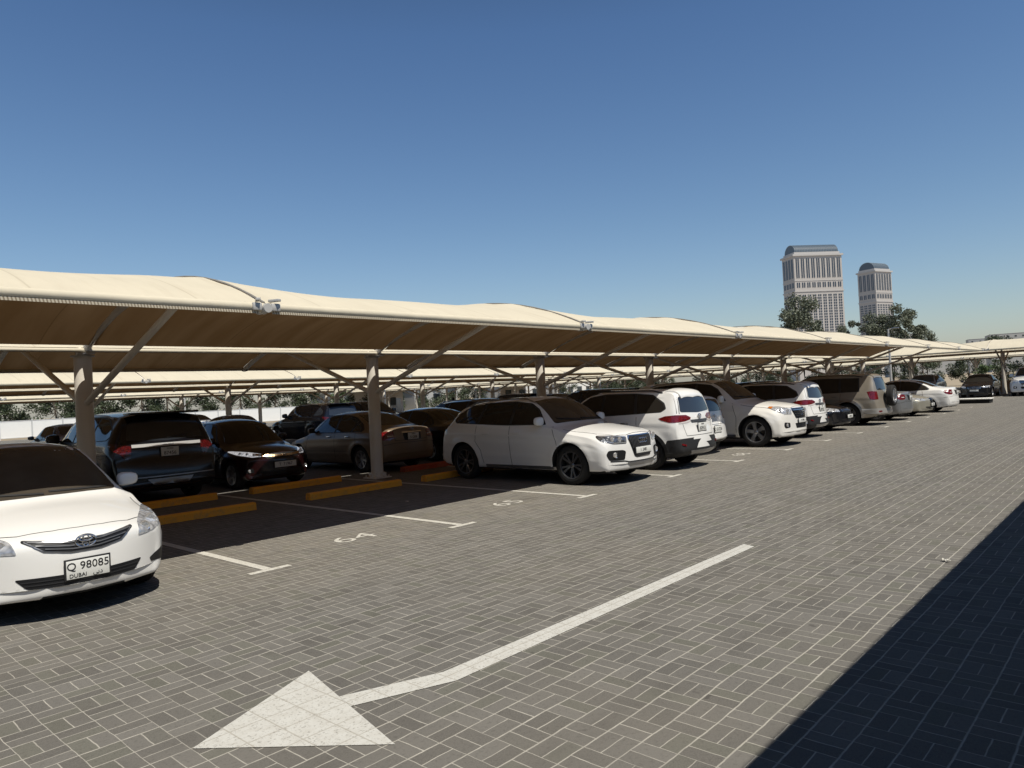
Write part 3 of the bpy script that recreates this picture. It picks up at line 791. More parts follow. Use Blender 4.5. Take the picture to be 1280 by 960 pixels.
# 7 beige off-roader with a spare wheel
def pajero():
    S = suv_spec(L=4.75, W=.935, H=1.86, fa=.82, ra=3.62, R=.40, rear='box', flare=.04, gap=.06)
    S['belt'] = [(x, z - .10) for x, z in S['belt']]
    c = Car('parked_suv', S, paint('beige and silver paint', (.31, .275, .225), .2, metal=.35), 'six'); k = 4.75 / 4.63; h = 1.86 / 1.66
    W = .935 / .95
    c.side('window_trim', [(1.62, 1.16), (2.0, 1.66), (2.6, 1.72), (4.0, 1.69), (4.04, 1.20)], M['black_plastic'], .002)
    c.side('side_window', [(1.72, 1.18), (2.03, 1.63), (2.5, 1.69), (2.5, 1.18)], M['glass'], .004)
    c.side('side_window', [(2.57, 1.18), (2.57, 1.69), (3.30, 1.69), (3.34, 1.19)], M['glass'], .004)
    c.side('quarter_window', [(3.42, 1.20), (3.38, 1.68), (3.96, 1.66), (4.0, 1.22)], M['glass'], .004)
    c.end('windscreen', [(y * W, z * h) for y, z in [(-.76, 1.135), (-.60, 1.565), (0, 1.61), (.60, 1.565), (.76, 1.135), (0, 1.155)]], M['glass_brown'], True, .004, .05, cell=.06)
    c.end('rear_window', [(-.62, 1.24), (-.56, 1.66), (0, 1.70), (.56, 1.66), (.62, 1.24)], M['glass_blue'], False, off=.005, rad=.05)
    c.conform('spoiler', [(4.12, -.54, 2), (4.12, .54, 2), (4.42, .48, 2), (4.45, 0, 2), (4.42, -.48, 2)], (0, 0, -1), c.pm, .028)
    c.corner('tail_light', [(4.64, .70, .92), (4.60, .70, 1.19), (4.50, .90, 1.21), (4.38, .93, 1.19), (4.42, .93, .93), (4.55, .91, .91)], M['tail'])
    # spare wheel on the tailgate
    o = link('spare_wheel', wheel_mesh('six', 'rim_silver', .37), [M['rim_silver'], M['brake']], c.root, (c.L / 2 + .10, .0, 1.02), (0, 0, -PI / 2))
    link('tyre', tyre_mesh(.37, .66), M['tyre'], o)
    MB().tube([(c.L / 2 - .1, 0, 1.02), (c.L / 2 + .08, 0, 1.02)], .09, 12).build('spare_mount', M['black_plastic'], c.root)
    c.end('bumper_cladding', [(-.93, .60), (.93, .60), (.93, .42), (-.93, .42)], paint('silver cladding', (.42, .41, .39), .2, metal=.4), False, off=.02)
    c.end('number_plate_lamp', [(-.22, .72), (.22, .72), (.22, .68), (-.22, .68)], M['satin'], False, off=.01)
    c.end('rear_reflector', [(.62, .52), (.80, .52), (.80, .47), (.62, .47)], M['tail'], False, both=True, off=.026)
    arches(c, .085, 'satin')
    c.side('lower_cladding', [(1.28, .52), (3.12, .52), (3.12, .30), (1.28, .30)], paint('silver side cladding', (.42, .40, .37), .2, metal=.4), .008)
    c.panel_lines(sides=[[(2.53, .5), (2.54, 1.15)], [(3.38, .8), (3.40, 1.15)], [(1.30, .5), (1.30, 1.1)]])
    roof_rails(c, 2.1, 4.1, .63, 1.82); c.mirror(1.75, 1.22, size=(.15, .24, .19)); c.handles((2.35, 3.2), 1.05)
    c.end('headlight', [(.50, .82), (.50, .95), (.78, 1.0), (.82, .86)], M['headlamp'], both=True); c.end('grille', [(-.4, .92), (.4, .92), (.36, .72), (-.36, .72)], M['grille_black'])
    return c

# 8 saloon, rear view
def rear_saloon(pm, plate, tailshape='wide', L=4.8, W=.90, H=1.49, glass='glass', name='parked_sedan'):
    S = sedan_spec(L=L, W=W, H=H, fa=.95 * L / 4.54, ra=3.55 * L / 4.54, R=.32, deck=.02)
    c = Car(name, S, pm, 'seven'); k = L / 4.54; h = H / 1.49 * 1.012
    sedan_glass(c, k, h, gm=glass)
    W_ = W / .88
    if tailshape == 'wide': P = [(.50, .84), (.52, .985), (.66, 1.0), (.83, .98), (.86, .88), (.80, .80), (.62, .80)]
    else: P = [(.56, .80), (.58, .99), (.72, 1.0), (.84, .95), (.86, .86), (.80, .79)]
    xi = L - .05
    if tailshape == 'wide': P = [(xi, .50, .84), (xi, .52, .975), (L - .12, .72, .99), (L - .26, .87, .97), (L - .36, .88, .93), (L - .28, .88, .85), (L - .12, .84, .79), (xi, .62, .79)]
    else: P = [(xi, .56, .82), (xi, .60, .985), (L - .12, .74, .99), (L - .24, .87, .96), (L - .32, .88, .90), (L - .24, .88, .82), (L - .12, .84, .78), (xi, .66, .775)]
    c.corner('tail_light', P, M['tail'])
    c.corner('reverse_lamp', [(xi, .60, .855), (xi, .60, .885), (L - .12, .74, .885), (L - .10, .74, .86)], M['tail_pale'], off=.012)
    c.end('plate_recess', [(-.28, .93), (.28, .93), (.26, .76), (-.26, .76)], M['black_plastic'], False, off=.003)
    c.strip('boot_garnish', [[(0, -.30, .945), (0, .30, .945)]], (-1, 0, 0), .03, M['chrome'], .012, thick=.01)
    c.plate(.845, False, plate, w=.34, h=.16, head='DUBAI'); toyota_badge(c, 1.02, False, .7)
    c.strip('boot_gap', [[(0, -.50, .76), (0, .50, .76)], [(0, -.50, .76), (0, -.52, 1.0)], [(0, .50, .76), (0, .52, 1.0)], [(0, -.82, .66), (0, -.5, .70), (0, .5, .70), (0, .82, .66)]], (-1, 0, 0), .008, M['seam'], .002)
    c.panel_lines(sides=[[(1.40, .25), (1.38, .6), (1.50, .95)], [(2.68, .22), (2.70, .96)], [(3.50, .45), (3.62, .72), (3.58, .98)], [(4.40, .66), (4.62, .66)], [(1.4, .50), (3.2, .52)]])
    c.mirror(1.72, 1.01); c.handles((2.44, 3.28), .88, M['chrome'])
    c.end('headlight', [(.48, .62), (.48, .71), (.80, .77), (.815, .68)], M['headlamp'], both=True); c.end('grille', [(-.38, .70), (.38, .70), (.34, .58), (-.34, .58)], M['grille_black'])
    return c

# 9 black full-size SUV, rear view
def explorer():
    S = suv_spec(L=5.0, W=1.0, H=1.78, fa=.95, ra=3.82, R=.40, rear='box', flare=.02)
    c = Car('parked_suv', S, paint('black paint', (.004, .005, .009), .008, rough=.2, coat=.35), 'five', 'rim_dark'); k = 5 / 4.63; h = 1.78 / 1.66
    suv_glass(c, k, h, gm='glass_blue', xe=4.15)
    c.end('rear_window', [(-.70, 1.24), (-.62, 1.56), (0, 1.62), (.62, 1.56), (.70, 1.24), (0, 1.20)], M['glass_blue'], False, off=.005, rad=.06)
    MB().box((c.L / 2 - .34, 0, 1.725), (.36, 1.25, .04), bevel=.015).build('spoiler', c.pm, c.root)
    c.end('tail_light', [(.64, .96), (.62, 1.14), (.78, 1.17), (.90, 1.20), (.93, 1.16), (.90, 1.06), (.80, 1.0), (.74, .90), (.68, .90)], M['tail_dark'], False, both=True, off=.008)
    c.strip('chrome_strip', [[(0, -.62, 1.13), (0, .62, 1.13)]], (-1, 0, 0), .055, M['bright_trim'], .03, thick=.02)
    letter_badge(c, 'EXPLORER', 1.13, .045, False, 'satin', 0, .034)
    c.plate(1.00, False, '87456', w=.32, h=.165, head='DUBAI', y=.02)
    c.end('skid_plate', [(-.42, .52), (.42, .52), (.32, .42), (-.32, .42)], M['satin'], False, off=.01)
    c.strip('bumper_line', [[(0, -.85, .56), (0, .85, .56)]], (-1, 0, 0), .02, M['satin'], .004)
    c.strip('wiper', [[(0, 0, 1.26), (0, .38, 1.30)]], (-1, 0, 0), .02, M['black_plastic'], .02, thick=.015)
    roof_rails(c, 2.1, 4.2, .68, 1.75, 'satin'); c.mirror(1.82, 1.25, size=(.16, .25, .2)); c.handles((2.45, 3.35), 1.02)
    return c

# 10 black compact saloon with bright lights, facing the aisle
def city():
    S = sedan_spec(L=4.44, W=.85, H=1.48, fa=.85, ra=3.45, R=.31, nose=.02)
    c = Car('parked_sedan', S, paint('black cherry paint', (.016, .003, .004), .03, rough=.22, coat=.35), 'five', 'rim_silver'); k = 4.44 / 4.54
    sedan_glass(c, k, 1.006, gm='glass_blue')
    c.end('grille', [(-.44, .745), (.44, .745), (.36, .64), (-.36, .64)], M['grille_black'], rad=.02)
    c.strip('chrome_strip', [[(0, -.56, .728), (0, -.36, .70), (0, -.15, .685), (0, .15, .685), (0, .36, .70), (0, .56, .728)]], (1, 0, 0), .042, simple('warm chrome', (.62, .45, .28), .2, metal=1), .014, thick=.012)
    letter_badge(c, 'H', .700, .10, True, 'chrome', 0, .035)
    h = c.end('headlight', [(.40, .69), (.42, .735), (.58, .78), (.76, .81), (.80, .79), (.78, .73), (.60, .675)], M['headlamp_glow'], both=True, rad=.02, off=.009)
    [round_lamp(c, yy, zz, .034, h, off=.016) for yy, zz in ((.47, .712), (.55, .722), (.63, .738), (.71, .755))]  # extra lens discs added to brighten the shaded headlights
    f = c.end('fog_recess', [(.58, .36), (.60, .45), (.73, .44), (.72, .35)], M['grille_black'], both=True); round_lamp(c, .655, .40, .035, f, off=.012)
    c.end('lower_intake', [(-.5, .38), (.5, .38), (.42, .27), (-.42, .27)], M['grille_black'])
    c.plate(.50, True, 'T  71967', w=.50, h=.12)
    c.panel_lines(sides=[[(1.30, .25), (1.28, .6), (1.40, .93)], [(2.48, .22), (2.5, .93)]], tops=[[(.5, -.7), (.2, -.45), (.12, 0), (.2, .45), (.5, .7)]])
    c.mirror(1.60, 1.0); c.handles((2.25, 3.0), .86, M['chrome'])
    return c

# ------------------------------------------------------------------ camera, sky, sun
F_PX, YAW, PITCH, ROLL, EYE = 901.45, .8315, .0146, -.0507, 1.7287
f_ = Vector((math.sin(YAW) * math.cos(PITCH), math.cos(YAW) * math.cos(PITCH), math.sin(PITCH)))
r_ = Vector((math.cos(YAW), -math.sin(YAW), 0)); u_ = r_.cross(f_)
r2 = r_ * math.cos(ROLL) + u_ * math.sin(ROLL); u2 = -r_ * math.sin(ROLL) + u_ * math.cos(ROLL)
cam = bpy.data.cameras.new('camera'); co = bpy.data.objects.new('camera', cam); COL.objects.link(co)
cam.sensor_width = 36; cam.lens = F_PX / 1280 * 36; cam.clip_start = .05; cam.clip_end = 9000
co.matrix_world = Matrix(((r2.x, u2.x, -f_.x, 0), (r2.y, u2.y, -f_.y, 0), (r2.z, u2.z, -f_.z, EYE), (0, 0, 0, 1)))
scene.camera = co
scene.view_settings.view_transform = 'Standard'; scene.view_settings.look = 'None'
scene.view_settings.exposure = 0; scene.view_settings.gamma = 1

SUN = Vector((-.11, -.54, 1)).normalized()
elev = math.asin(SUN.z); azi = math.atan2(SUN.x, SUN.y)
sun = bpy.data.lights.new('sun', 'SUN'); so = bpy.data.objects.new('sun', sun); COL.objects.link(so)
sun.energy = 4.9; sun.angle = math.radians(.4); sun.color = (1.0, .95, .85)
so.rotation_euler = (-SUN).to_track_quat('-Z', 'Y').to_euler(); so.location = (0, -20, 30)
w = bpy.data.worlds.new('World'); scene.world = w; w.use_nodes = True
nt = w.node_tree; bg = nt.nodes['Background']
sky = nt.nodes.new('ShaderNodeTexSky'); sky.sky_type = 'NISHITA'; sky.sun_disc = False
sky.sun_elevation = elev; sky.sun_rotation = azi
sky.air_density = 1.3; sky.dust_density = .7; sky.ozone_density = 3.0; sky.altitude = 0
N_ = NT(nt); wg = nt.nodes.new('ShaderNodeTexCoord'); ws = nt.nodes.new('ShaderNodeSeparateXYZ'); nt.links.new(wg.outputs['Generated'], ws.inputs[0])
zen = N_.ramp(ws.outputs[2], .0, .75, (.90, .94, 1.14, 1), (.21, .25, .30, 1))          # pale haze low down, sky overhead dimmed to deepen the shade
zr = zen.node; e_ = zr.color_ramp.elements.new(.06); e_.color = (.90, .96, 1.09, 1); e_ = zr.color_ramp.elements.new(.22); e_.color = (.74, .85, .98, 1); e_ = zr.color_ramp.elements.new(.45); e_.color = (.57, .72, .90, 1)
mx = nt.nodes.new('ShaderNodeMix'); mx.data_type = 'RGBA'; mx.blend_type = 'MULTIPLY'; mx.inputs['Factor'].default_value = 1
nt.links.new(sky.outputs[0], mx.inputs[6]); nt.links.new(zen, mx.inputs[7])
nt.links.new(mx.outputs[2], bg.inputs['Color']); bg.inputs['Strength'].default_value = .10

# ------------------------------------------------------------------ ground
X0, SP, YT = 3.88, 2.825, 7.10           # first stall line, stall width, outer end of the lines
def paver_material():
    m, nt, b = new_mat('basket weave pavers'); N = NT(nt)
    g = N.n('ShaderNodeNewGeometry'); s = N.n('ShaderNodeSeparateXYZ'); nt.links.new(g.outputs['Position'], s.inputs[0])
    wob = N.noise(g.outputs['Position'], .9, 2); wob2 = N.noise(g.outputs['Position'], 9, 2)
    dx = N.math('MULTIPLY', N.math('SUBTRACT', wob, .5), .05)
    dy = N.math('MULTIPLY', N.math('SUBTRACT', N.noise(g.outputs['Position'], .7, 2), .5), .05)
    jit = N.math('MULTIPLY', N.math('SUBTRACT', wob2, .5), .010)
    u = N.math('DIVIDE', N.math('ADD', N.math('ADD', s.outputs[0], .015), N.math('ADD', dx, jit)), .2)
    v = N.math('DIVIDE', N.math('ADD', N.math('ADD', s.outputs[1], .005), N.math('ADD', dy, jit)), .2)
    iu = N.math('FLOOR', u); iv = N.math('FLOOR', v); fu = N.math('FRACT', u); fv = N.math('FRACT', v)
    par = N.math('FLOORED_MODULO', N.math('ADD', iu, iv), 2.0)
    eu = N.math('SUBTRACT', .5, N.math('ABSOLUTE', N.math('SUBTRACT', fu, .5)))
    ev = N.math('SUBTRACT', .5, N.math('ABSOLUTE', N.math('SUBTRACT', fv, .5)))
    mu = N.math('ABSOLUTE', N.math('SUBTRACT', fu, .5)); mv = N.math('ABSOLUTE', N.math('SUBTRACT', fv, .5))
    mid = N.math('ADD', N.math('MULTIPLY', mu, par), N.math('MULTIPLY', mv, N.math('SUBTRACT', 1.0, par)))
    # the long joints along the aisle are wider than the rest
    d = N.math('MINIMUM', N.math('MINIMUM', N.math('MULTIPLY', ev, .72), N.math('MULTIPLY', eu, 1.45)), N.math('MULTIPLY', mid, 1.0))
    wn = N.noise(g.outputs['Position'], 2.6, 3)
    jw = N.math('ADD', .008, N.math('MULTIPLY', wn, .016))
    joint = N.math('SUBTRACT', 1.0, N.math('SMOOTH_MIN', 1.0, N.math('DIVIDE', N.math('MAXIMUM', N.math('SUBTRACT', d, N.math('MULTIPLY', jw, .45)), 0.0), jw), .2), clamp=True)
    half = N.math('ADD', N.math('MULTIPLY', N.math('GREATER_THAN', fu, .5), par), N.math('MULTIPLY', N.math('GREATER_THAN', fv, .5), N.math('SUBTRACT', 1.0, par)))
    cb = N.n('ShaderNodeCombineXYZ'); nt.links.new(iu, cb.inputs[0]); nt.links.new(iv, cb.inputs[1]); nt.links.new(half, cb.inputs[2])
    wh = N.n('ShaderNodeTexWhiteNoise'); nt.links.new(cb.outputs[0], wh.inputs['Vector'])
    rnd = wh.outputs['Value']
    big = N.noise(g.outputs['Position'], .35, 5, .6); fine = N.noise(g.outputs['Position'], 110, 4, .8); mid_n = N.noise(g.outputs['Position'], 4, 4, .6)
    base = N.mix(rnd, (.100, .095, .087, 1), (.165, .157, .144, 1))
    green = N.math('GREATER_THAN', wh.outputs['Color'], .5)
    base = N.mix(N.math('MULTIPLY', N.ramp(N.math('FRACT', N.math('MULTIPLY', rnd, 7.3)), .82, .9), .6), base, (.112, .115, .088, 1))
    base = N.mix(N.math('MULTIPLY', N.ramp(fine, .40, .62), .48), base, (.205, .190, .168, 1))
    base = N.mix(N.math('MULTIPLY', N.ramp(N.noise(g.outputs['Position'], 38, 4, .75), .52, .68), .40), base, (.050, .047, .043, 1))
    base = N.mix(N.math('MULTIPLY', N.ramp(big, .40, .70), .42), base, (.175, .156, .128, 1))
    # wind-blown dust beside the stalls, darker dribbles inside them
    near = N.math('SUBTRACT', 1.0, N.math('DIVIDE', N.math('ABSOLUTE', N.math('SUBTRACT', s.outputs[1], 8.0)), 2.6), clamp=True)
    base = N.mix(N.math('MULTIPLY', N.math('MULTIPLY', near, N.ramp(mid_n, .30, .75)), .45), base, (.235, .205, .160, 1))
    # tyre tracks along the aisle
    tr = N.math('ADD', N.math('MULTIPLY', N.noise(g.outputs['Position'], .25, 2), .8), s.outputs[1])
    tk = N.math('SUBTRACT', 1.0, N.math('DIVIDE', N.math('ABSOLUTE', N.math('SUBTRACT', N.math('PINGPONG', N.math('SUBTRACT', tr, 2.2), .85), .42)), .22), clamp=True)
    ly = N.math('LESS_THAN', s.outputs[1], 6.6)
    base = N.mix(N.math('MULTIPLY', N.math('MULTIPLY', tk, ly), N.math('MULTIPLY', N.ramp(mid_n, .35, .65), .28)), base, (.062, .056, .050, 1))
    drip = N.ramp(N.noise(g.outputs['Position'], 3.2, 3, .7), .70, .74)
    base = N.mix(N.math('MULTIPLY', drip, .5), base, (.045, .040, .036, 1))
    spot = N.ramp(N.noise(g.outputs['Position'], 1.3, 4, .6), .62, .72)
    inst = N.math('GREATER_THAN', s.outputs[1], 7.6)
    base = N.mix(N.math('MULTIPLY', N.math('MULTIPLY', spot, inst), .45), base, (.05, .043, .035, 1))
    jc = N.mix(mid_n, (.34, .32, .275, 1), (.58, .545, .475, 1))
    jam = N.math('MULTIPLY', joint, N.math('ADD', .45, N.math('MULTIPLY', N.ramp(N.noise(g.outputs['Position'], 5, 4, .7), .28, .62), .5)), clamp=True)
    jam = N.math('MULTIPLY', jam, N.math('SUBTRACT', 1.0, N.math('MULTIPLY', N.ramp(N.noise(g.outputs['Position'], .8, 3, .6), .55, .75), .45)))
    col = N.mix(jam, base, jc)
    # outside the car park: plain sand
    inx = N.math('LESS_THAN', N.math('ABSOLUTE', N.math('SUBTRACT', s.outputs[0], 20.0)), 75.0); iny = N.math('LESS_THAN', N.math('ABSOLUTE', N.math('SUBTRACT', s.outputs[1], 25.0)), 48.0)
    col = N.mix(N.math('MULTIPLY', inx, iny), (.34, .28, .20, 1), col)
    nt.links.new(col, b.inputs['Base Color']); b.inputs['Roughness'].default_value = .88; b.inputs['Specular IOR Level'].default_value = .25
    hgt = N.math('SUBTRACT', N.math('MULTIPLY', fine, .25), joint)
    N.bump(hgt, .35, .004, b)
    return m
b = MB(); b.quad([(-3000, -3000, 0), (5000, -3000, 0), (5000, 5000, 0), (-3000, 5000, 0)])
tag(b.build('ground', paver_material(), sm=False), kind='structure')

def worn(name, col, wear=.35, dust=(.30, .26, .2)):
    m, nt, b = new_mat(name); N = NT(nt)
    g = N.n('ShaderNodeNewGeometry').outputs['Position']
    s = N.n('ShaderNodeSeparateXYZ'); nt.links.new(g, s.inputs[0])
    n1 = N.ramp(N.noise(g, 14, 5, .7), .42, .75); n2 = N.noise(g, 90, 2)
    c = N.mix(N.math('MULTIPLY', n1, wear), rgba(col), rgba(dust))
    # the paver joints show through the paint
    def jl(ax, off):
        fr = N.math('FRACT', N.math('DIVIDE', N.math('ADD', s.outputs[ax], off), .2))
        return N.math('LESS_THAN', N.math('SUBTRACT', .5, N.math('ABSOLUTE', N.math('SUBTRACT', fr, .5))), .022)
    j = N.math('MAXIMUM', jl(0, .015), jl(1, .005))
    c = N.mix(N.math('MULTIPLY', j, .55), c, (.30, .27, .22, 1))
    c = N.mix(N.math('MULTIPLY', N.ramp(N.noise(g, 55, 4, .75), .56, .62), .55), c, (.16, .145, .12, 1))
    nt.links.new(c, b.inputs['Base Color']); b.inputs['Roughness'].default_value = .75
    N.bump(n2, .3, .003, b)
    return m
M['road_paint'] = worn('worn white road paint', (.60, .58, .52), .5)
M['arrow_paint'] = worn('white arrow paint', (.56, .55, .51), .3)
Z1 = .004
def flat(name, polys, mat, label, cat, group=None):
    bm = bmesh.new()
    for P in polys: bm.faces.new([bm.verts.new((x, y, Z1)) for x, y in P])
    bmesh.ops.recalc_face_normals(bm, faces=bm.faces)
    for f in bm.faces:
        if f.normal.z < 0: f.normal_flip()
    cx = sum(v.co.x for v in bm.verts) / len(bm.verts); cy = sum(v.co.y for v in bm.verts) / len(bm.verts)
    bmesh.ops.translate(bm, vec=(-cx, -cy, 0), verts=bm.verts)
    me = bpy.data.meshes.new(name); bm.to_mesh(me); bm.free()
    return tag(link(name, me, mat, None, (cx, cy, 0)), label, cat, group)
ORD = ['first', 'second', 'third', 'fourth', 'fifth', 'sixth', 'seventh', 'eighth', 'ninth', 'tenth', 'eleventh', 'twelfth', 'thirteenth', 'fourteenth']
LINE_DESC = ['between the white compact sedan and the empty stall numbered 64', 'between the empty stalls numbered 64 and 65', 'beside the left flank of the white four-ring SUV',
    'between the four-ring SUV and the white seven-seat SUV', 'in front of the small white hatchback, left side', 'left of the big white off-roader',
    'right of the big white off-roader', 'left of the black saloon nose', 'left of the beige off-roader with the spare wheel', 'right of the beige off-roader with the spare wheel',
    'left of the silver gold saloon', 'right of the silver gold saloon', 'left of the white saloon at the row end', 'right of the white saloon at the row end']
for k in range(0, 14):
    x = X0 + SP * k; w_ = .05; T = .235
    flat('stall_line', [[(x - w_, YT + .10), (x + w_, YT + .10), (x + w_, 14.6), (x - w_, 14.6)], [(x - T, YT), (x + T, YT), (x + T, YT + .099), (x - T, YT + .099)]],
         M['road_paint'], 'white painted T-ended stall line ' + LINE_DESC[k], 'stall line', 'stall lines of the near row')
# lane arrow
P_out = [(2.53, 4.22), (1.58, 3.78), (2.24, 2.96)]
flat('lane_arrow', [P_out, [(2.4115, 3.70), (2.372, 3.53), (2.98, 3.30), (3.03, 3.47)], [(3.03, 3.47), (2.98, 3.30), (7.28, 3.31), (7.34, 3.455)]], M['arrow_paint'], 'large white arrow with a long bent shaft painted along the aisle', 'road arrow')
# stall numbers
def number(s, x, y, size, desc):
    me = text_mesh(s, size, 'stall_number', 0)
    o = link('stall_number', me, M['road_paint'], None, (x, y, Z1)); o.scale = (1.25, 1, 1)
    return tag(o, desc, 'stall number', 'stall numbers')
number('64', 5.40, 7.78, .50, 'white number 64 painted in the empty stall nearest the white compact sedan')
number('65', 8.42, 7.90, .50, 'white number 65 painted in the empty stall left of the four-ring SUV')
number('68', X0 + SP * 4.5, 7.75, .50, 'white number 68 painted in front of the small white hatchback')
number('67', X0 + SP * 3.5, 7.60, .50, 'white number 67 painted under the bumper of the white seven-seat SUV')

# wheel stops
def stop_mat(name, col):
    m, nt, b = new_mat(name); N = NT(nt); tc = N.n('ShaderNodeTexCoord').outputs['Object']
    c = N.mix(N.math('MULTIPLY', N.ramp(N.noise(tc, 7, 5, .7), .50, .78), .6), rgba(col), (.30, .22, .14, 1))
    c = N.mix(N.ramp(N.noise(tc, 30, 4, .7), .62, .72), c, (.05, .04, .03, 1))
    nt.links.new(c, b.inputs['Base Color']); b.inputs['Roughness'].default_value = .7; return m
M['stop_yellow'] = stop_mat('scuffed yellow paint', (.98, .42, .03)); M['stop_red'] = stop_mat('scuffed red paint', (.42, .07, .03))
M['kerb_white'] = stop_mat('white kerb paint', (.75, .73, .68))
def stop_mesh():
    b = MB(); L = 2.1; pr = [(-.085, 0), (-.075, .10), (-.05, .125), (.05, .125), (.075, .10), (.085, 0)]
    a = [b.bm.verts.new((-L / 2, y, z)) for y, z in pr]; c = [b.bm.verts.new((L / 2, y, z)) for y, z in pr]
    for i in range(5): b.bm.faces.new((a[i], a[i + 1], c[i + 1], c[i]))
    b.bm.faces.new(a); b.bm.faces.new(c[::-1])
    return b.mesh('wheel_stop', False)
SM = stop_mesh(); SMR = SM.copy(); SM.materials.append(M['stop_yellow']); SMR.materials.append(M['stop_red'])
fr_desc = {-1: 'under the white compact sedan', 0: 'at the head of the empty stall numbered 64', 1: 'at the foot of the second canopy column, head of stall 65', 2: 'behind the rear wheels of the white four-ring SUV', 3: 'under the nose of the white seven-seat SUV', 4: 'under the small white hatchback', 5: 'behind the big white off-roader', 6: 'under the farther white seven-seat SUV', 7: 'behind the black saloon'}
for k in range(-1, 8):
    x = X0 + SP * k + (1.13 if k == 0 else 1.48 if k == 1 else 1.4)
    o = bpy.data.objects.new('wheel_stop', SM); COL.objects.link(o); o.location = (x, 11.62 + .03 * (k % 3), 0); o.rotation_euler = (0, 0, .015 * ((k * 7) % 5 - 2))
    tag(o, 'yellow concrete wheel stop ' + fr_desc[k], 'wheel stop', 'wheel stops')
bk_desc = {-1: 'behind the canopy column nearest the camera, back row', 0: 'behind the black full-size SUV, back row', 1: 'in front of the black saloon with bright lights, back row', 2: 'reddish', 3: 'in front of the dark saloon with a brown windscreen, back row', 4: 'in the back row behind the white four-ring SUV'}
for k in range(-1, 5):
    x = X0 + SP * k + (1.46 if k != 2 else 2.5)
    o = bpy.data.objects.new('wheel_stop', SMR if k == 2 else SM); COL.objects.link(o); o.location = (x, 13.72, 0); o.rotation_euler = (0, 0, .01 * ((k * 5) % 3 - 1))
    tag(o, 'dull red concrete wheel stop behind the tan saloon' if k == 2 else 'yellow concrete wheel stop ' + bk_desc[k], 'wheel stop', 'wheel stops')

# ------------------------------------------------------------------ carports
def fabric_mat(name, col, var=.06, stripes=False):
    m, nt, b = new_mat(name); N = NT(nt); tc = N.n('ShaderNodeTexCoord').outputs['Object']
    f = N.noise(tc, 1.2, 5, .6); f2 = N.noise(tc, 18, 3, .6)
    c = N.mix(N.ramp(f, .3, .75), rgba(tuple(x * (1 - var) for x in col)), rgba(tuple(min(1, x * (1 + var * .6)) for x in col)))
    mp = N.n('ShaderNodeMapping'); nt.links.new(tc, mp.inputs[0]); mp.inputs['Scale'].default_value = (4.5, .35, 1)
    st = N.ramp(N.noise(mp.outputs[0], 2.0, 3, .5), .48, .72)
    c = N.mix(N.math('MULTIPLY', st, .14), c, rgba(tuple(x * .8 for x in col)))
    nt.links.new(c, b.inputs['Base Color']); b.inputs['Roughness'].default_value = .8; b.inputs['Specular IOR Level'].default_value = .2
    mp2 = N.n('ShaderNodeMapping'); nt.links.new(tc, mp2.inputs[0]); mp2.inputs['Scale'].default_value = (1.0, .25, 1)
    N.bump(N.noise(mp2.outputs[0], 3.0, 3, .5), .5, .03, b)
    return m
M['fabric'] = fabric_mat('cream shade cloth', (.63, .565, .435))
def cloth_mat():
    m = fabric_mat('cream shade cloth sheet', (.63, .565, .435)); m.name = 'cloth'; nt = m.node_tree; N = NT(nt)
    b = nt.nodes['Principled BSDF']; src = b.inputs['Base Color'].links[0].from_socket
    g = N.n('ShaderNodeNewGeometry'); tc = N.n('ShaderNodeTexCoord').outputs['Object']
    mp = N.n('ShaderNodeMapping'); nt.links.new(tc, mp.inputs[0]); mp.inputs['Scale'].default_value = (2.2, .12, 1)
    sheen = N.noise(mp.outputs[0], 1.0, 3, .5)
    under = N.mix(N.ramp(sheen, .40, .72), (.30, .185, .088, 1), (.46, .315, .185, 1))   # brown shade and sheen painted into the underside of the cream cloth
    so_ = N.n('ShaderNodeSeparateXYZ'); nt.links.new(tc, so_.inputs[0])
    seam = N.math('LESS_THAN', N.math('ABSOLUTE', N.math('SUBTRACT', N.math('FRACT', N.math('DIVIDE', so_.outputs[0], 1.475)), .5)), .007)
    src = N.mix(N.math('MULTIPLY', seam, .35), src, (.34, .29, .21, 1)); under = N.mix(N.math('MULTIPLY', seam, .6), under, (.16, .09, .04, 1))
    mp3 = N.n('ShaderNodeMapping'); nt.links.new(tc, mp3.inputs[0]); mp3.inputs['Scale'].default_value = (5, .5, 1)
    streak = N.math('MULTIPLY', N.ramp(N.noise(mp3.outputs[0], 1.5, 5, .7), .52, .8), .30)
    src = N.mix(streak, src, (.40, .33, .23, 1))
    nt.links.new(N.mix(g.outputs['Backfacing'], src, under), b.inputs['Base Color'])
    tr = N.n('ShaderNodeBsdfTranslucent'); nt.links.new(N.mix(N.ramp(sheen, .3, .8), (.60, .33, .13, 1), (.85, .52, .25, 1)), tr.inputs[0])
    ms = N.n('ShaderNodeMixShader'); ms.inputs[0].default_value = .04
    nt.links.new(b.outputs[0], ms.inputs[1]); nt.links.new(tr.outputs[0], ms.inputs[2]); nt.links.new(ms.outputs[0], nt.nodes['Material Output'].inputs[0])
    return m
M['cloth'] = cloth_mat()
M['post'] = simple('cream painted steel', (.74, .69, .61), .45, var=.1, scale=1.5, bump=.1)
M['post_white'] = simple('white painted steel', (.46, .445, .42), .35, var=.06)
M['cable'] = simple('edge cable', (.26, .24, .21), .6)
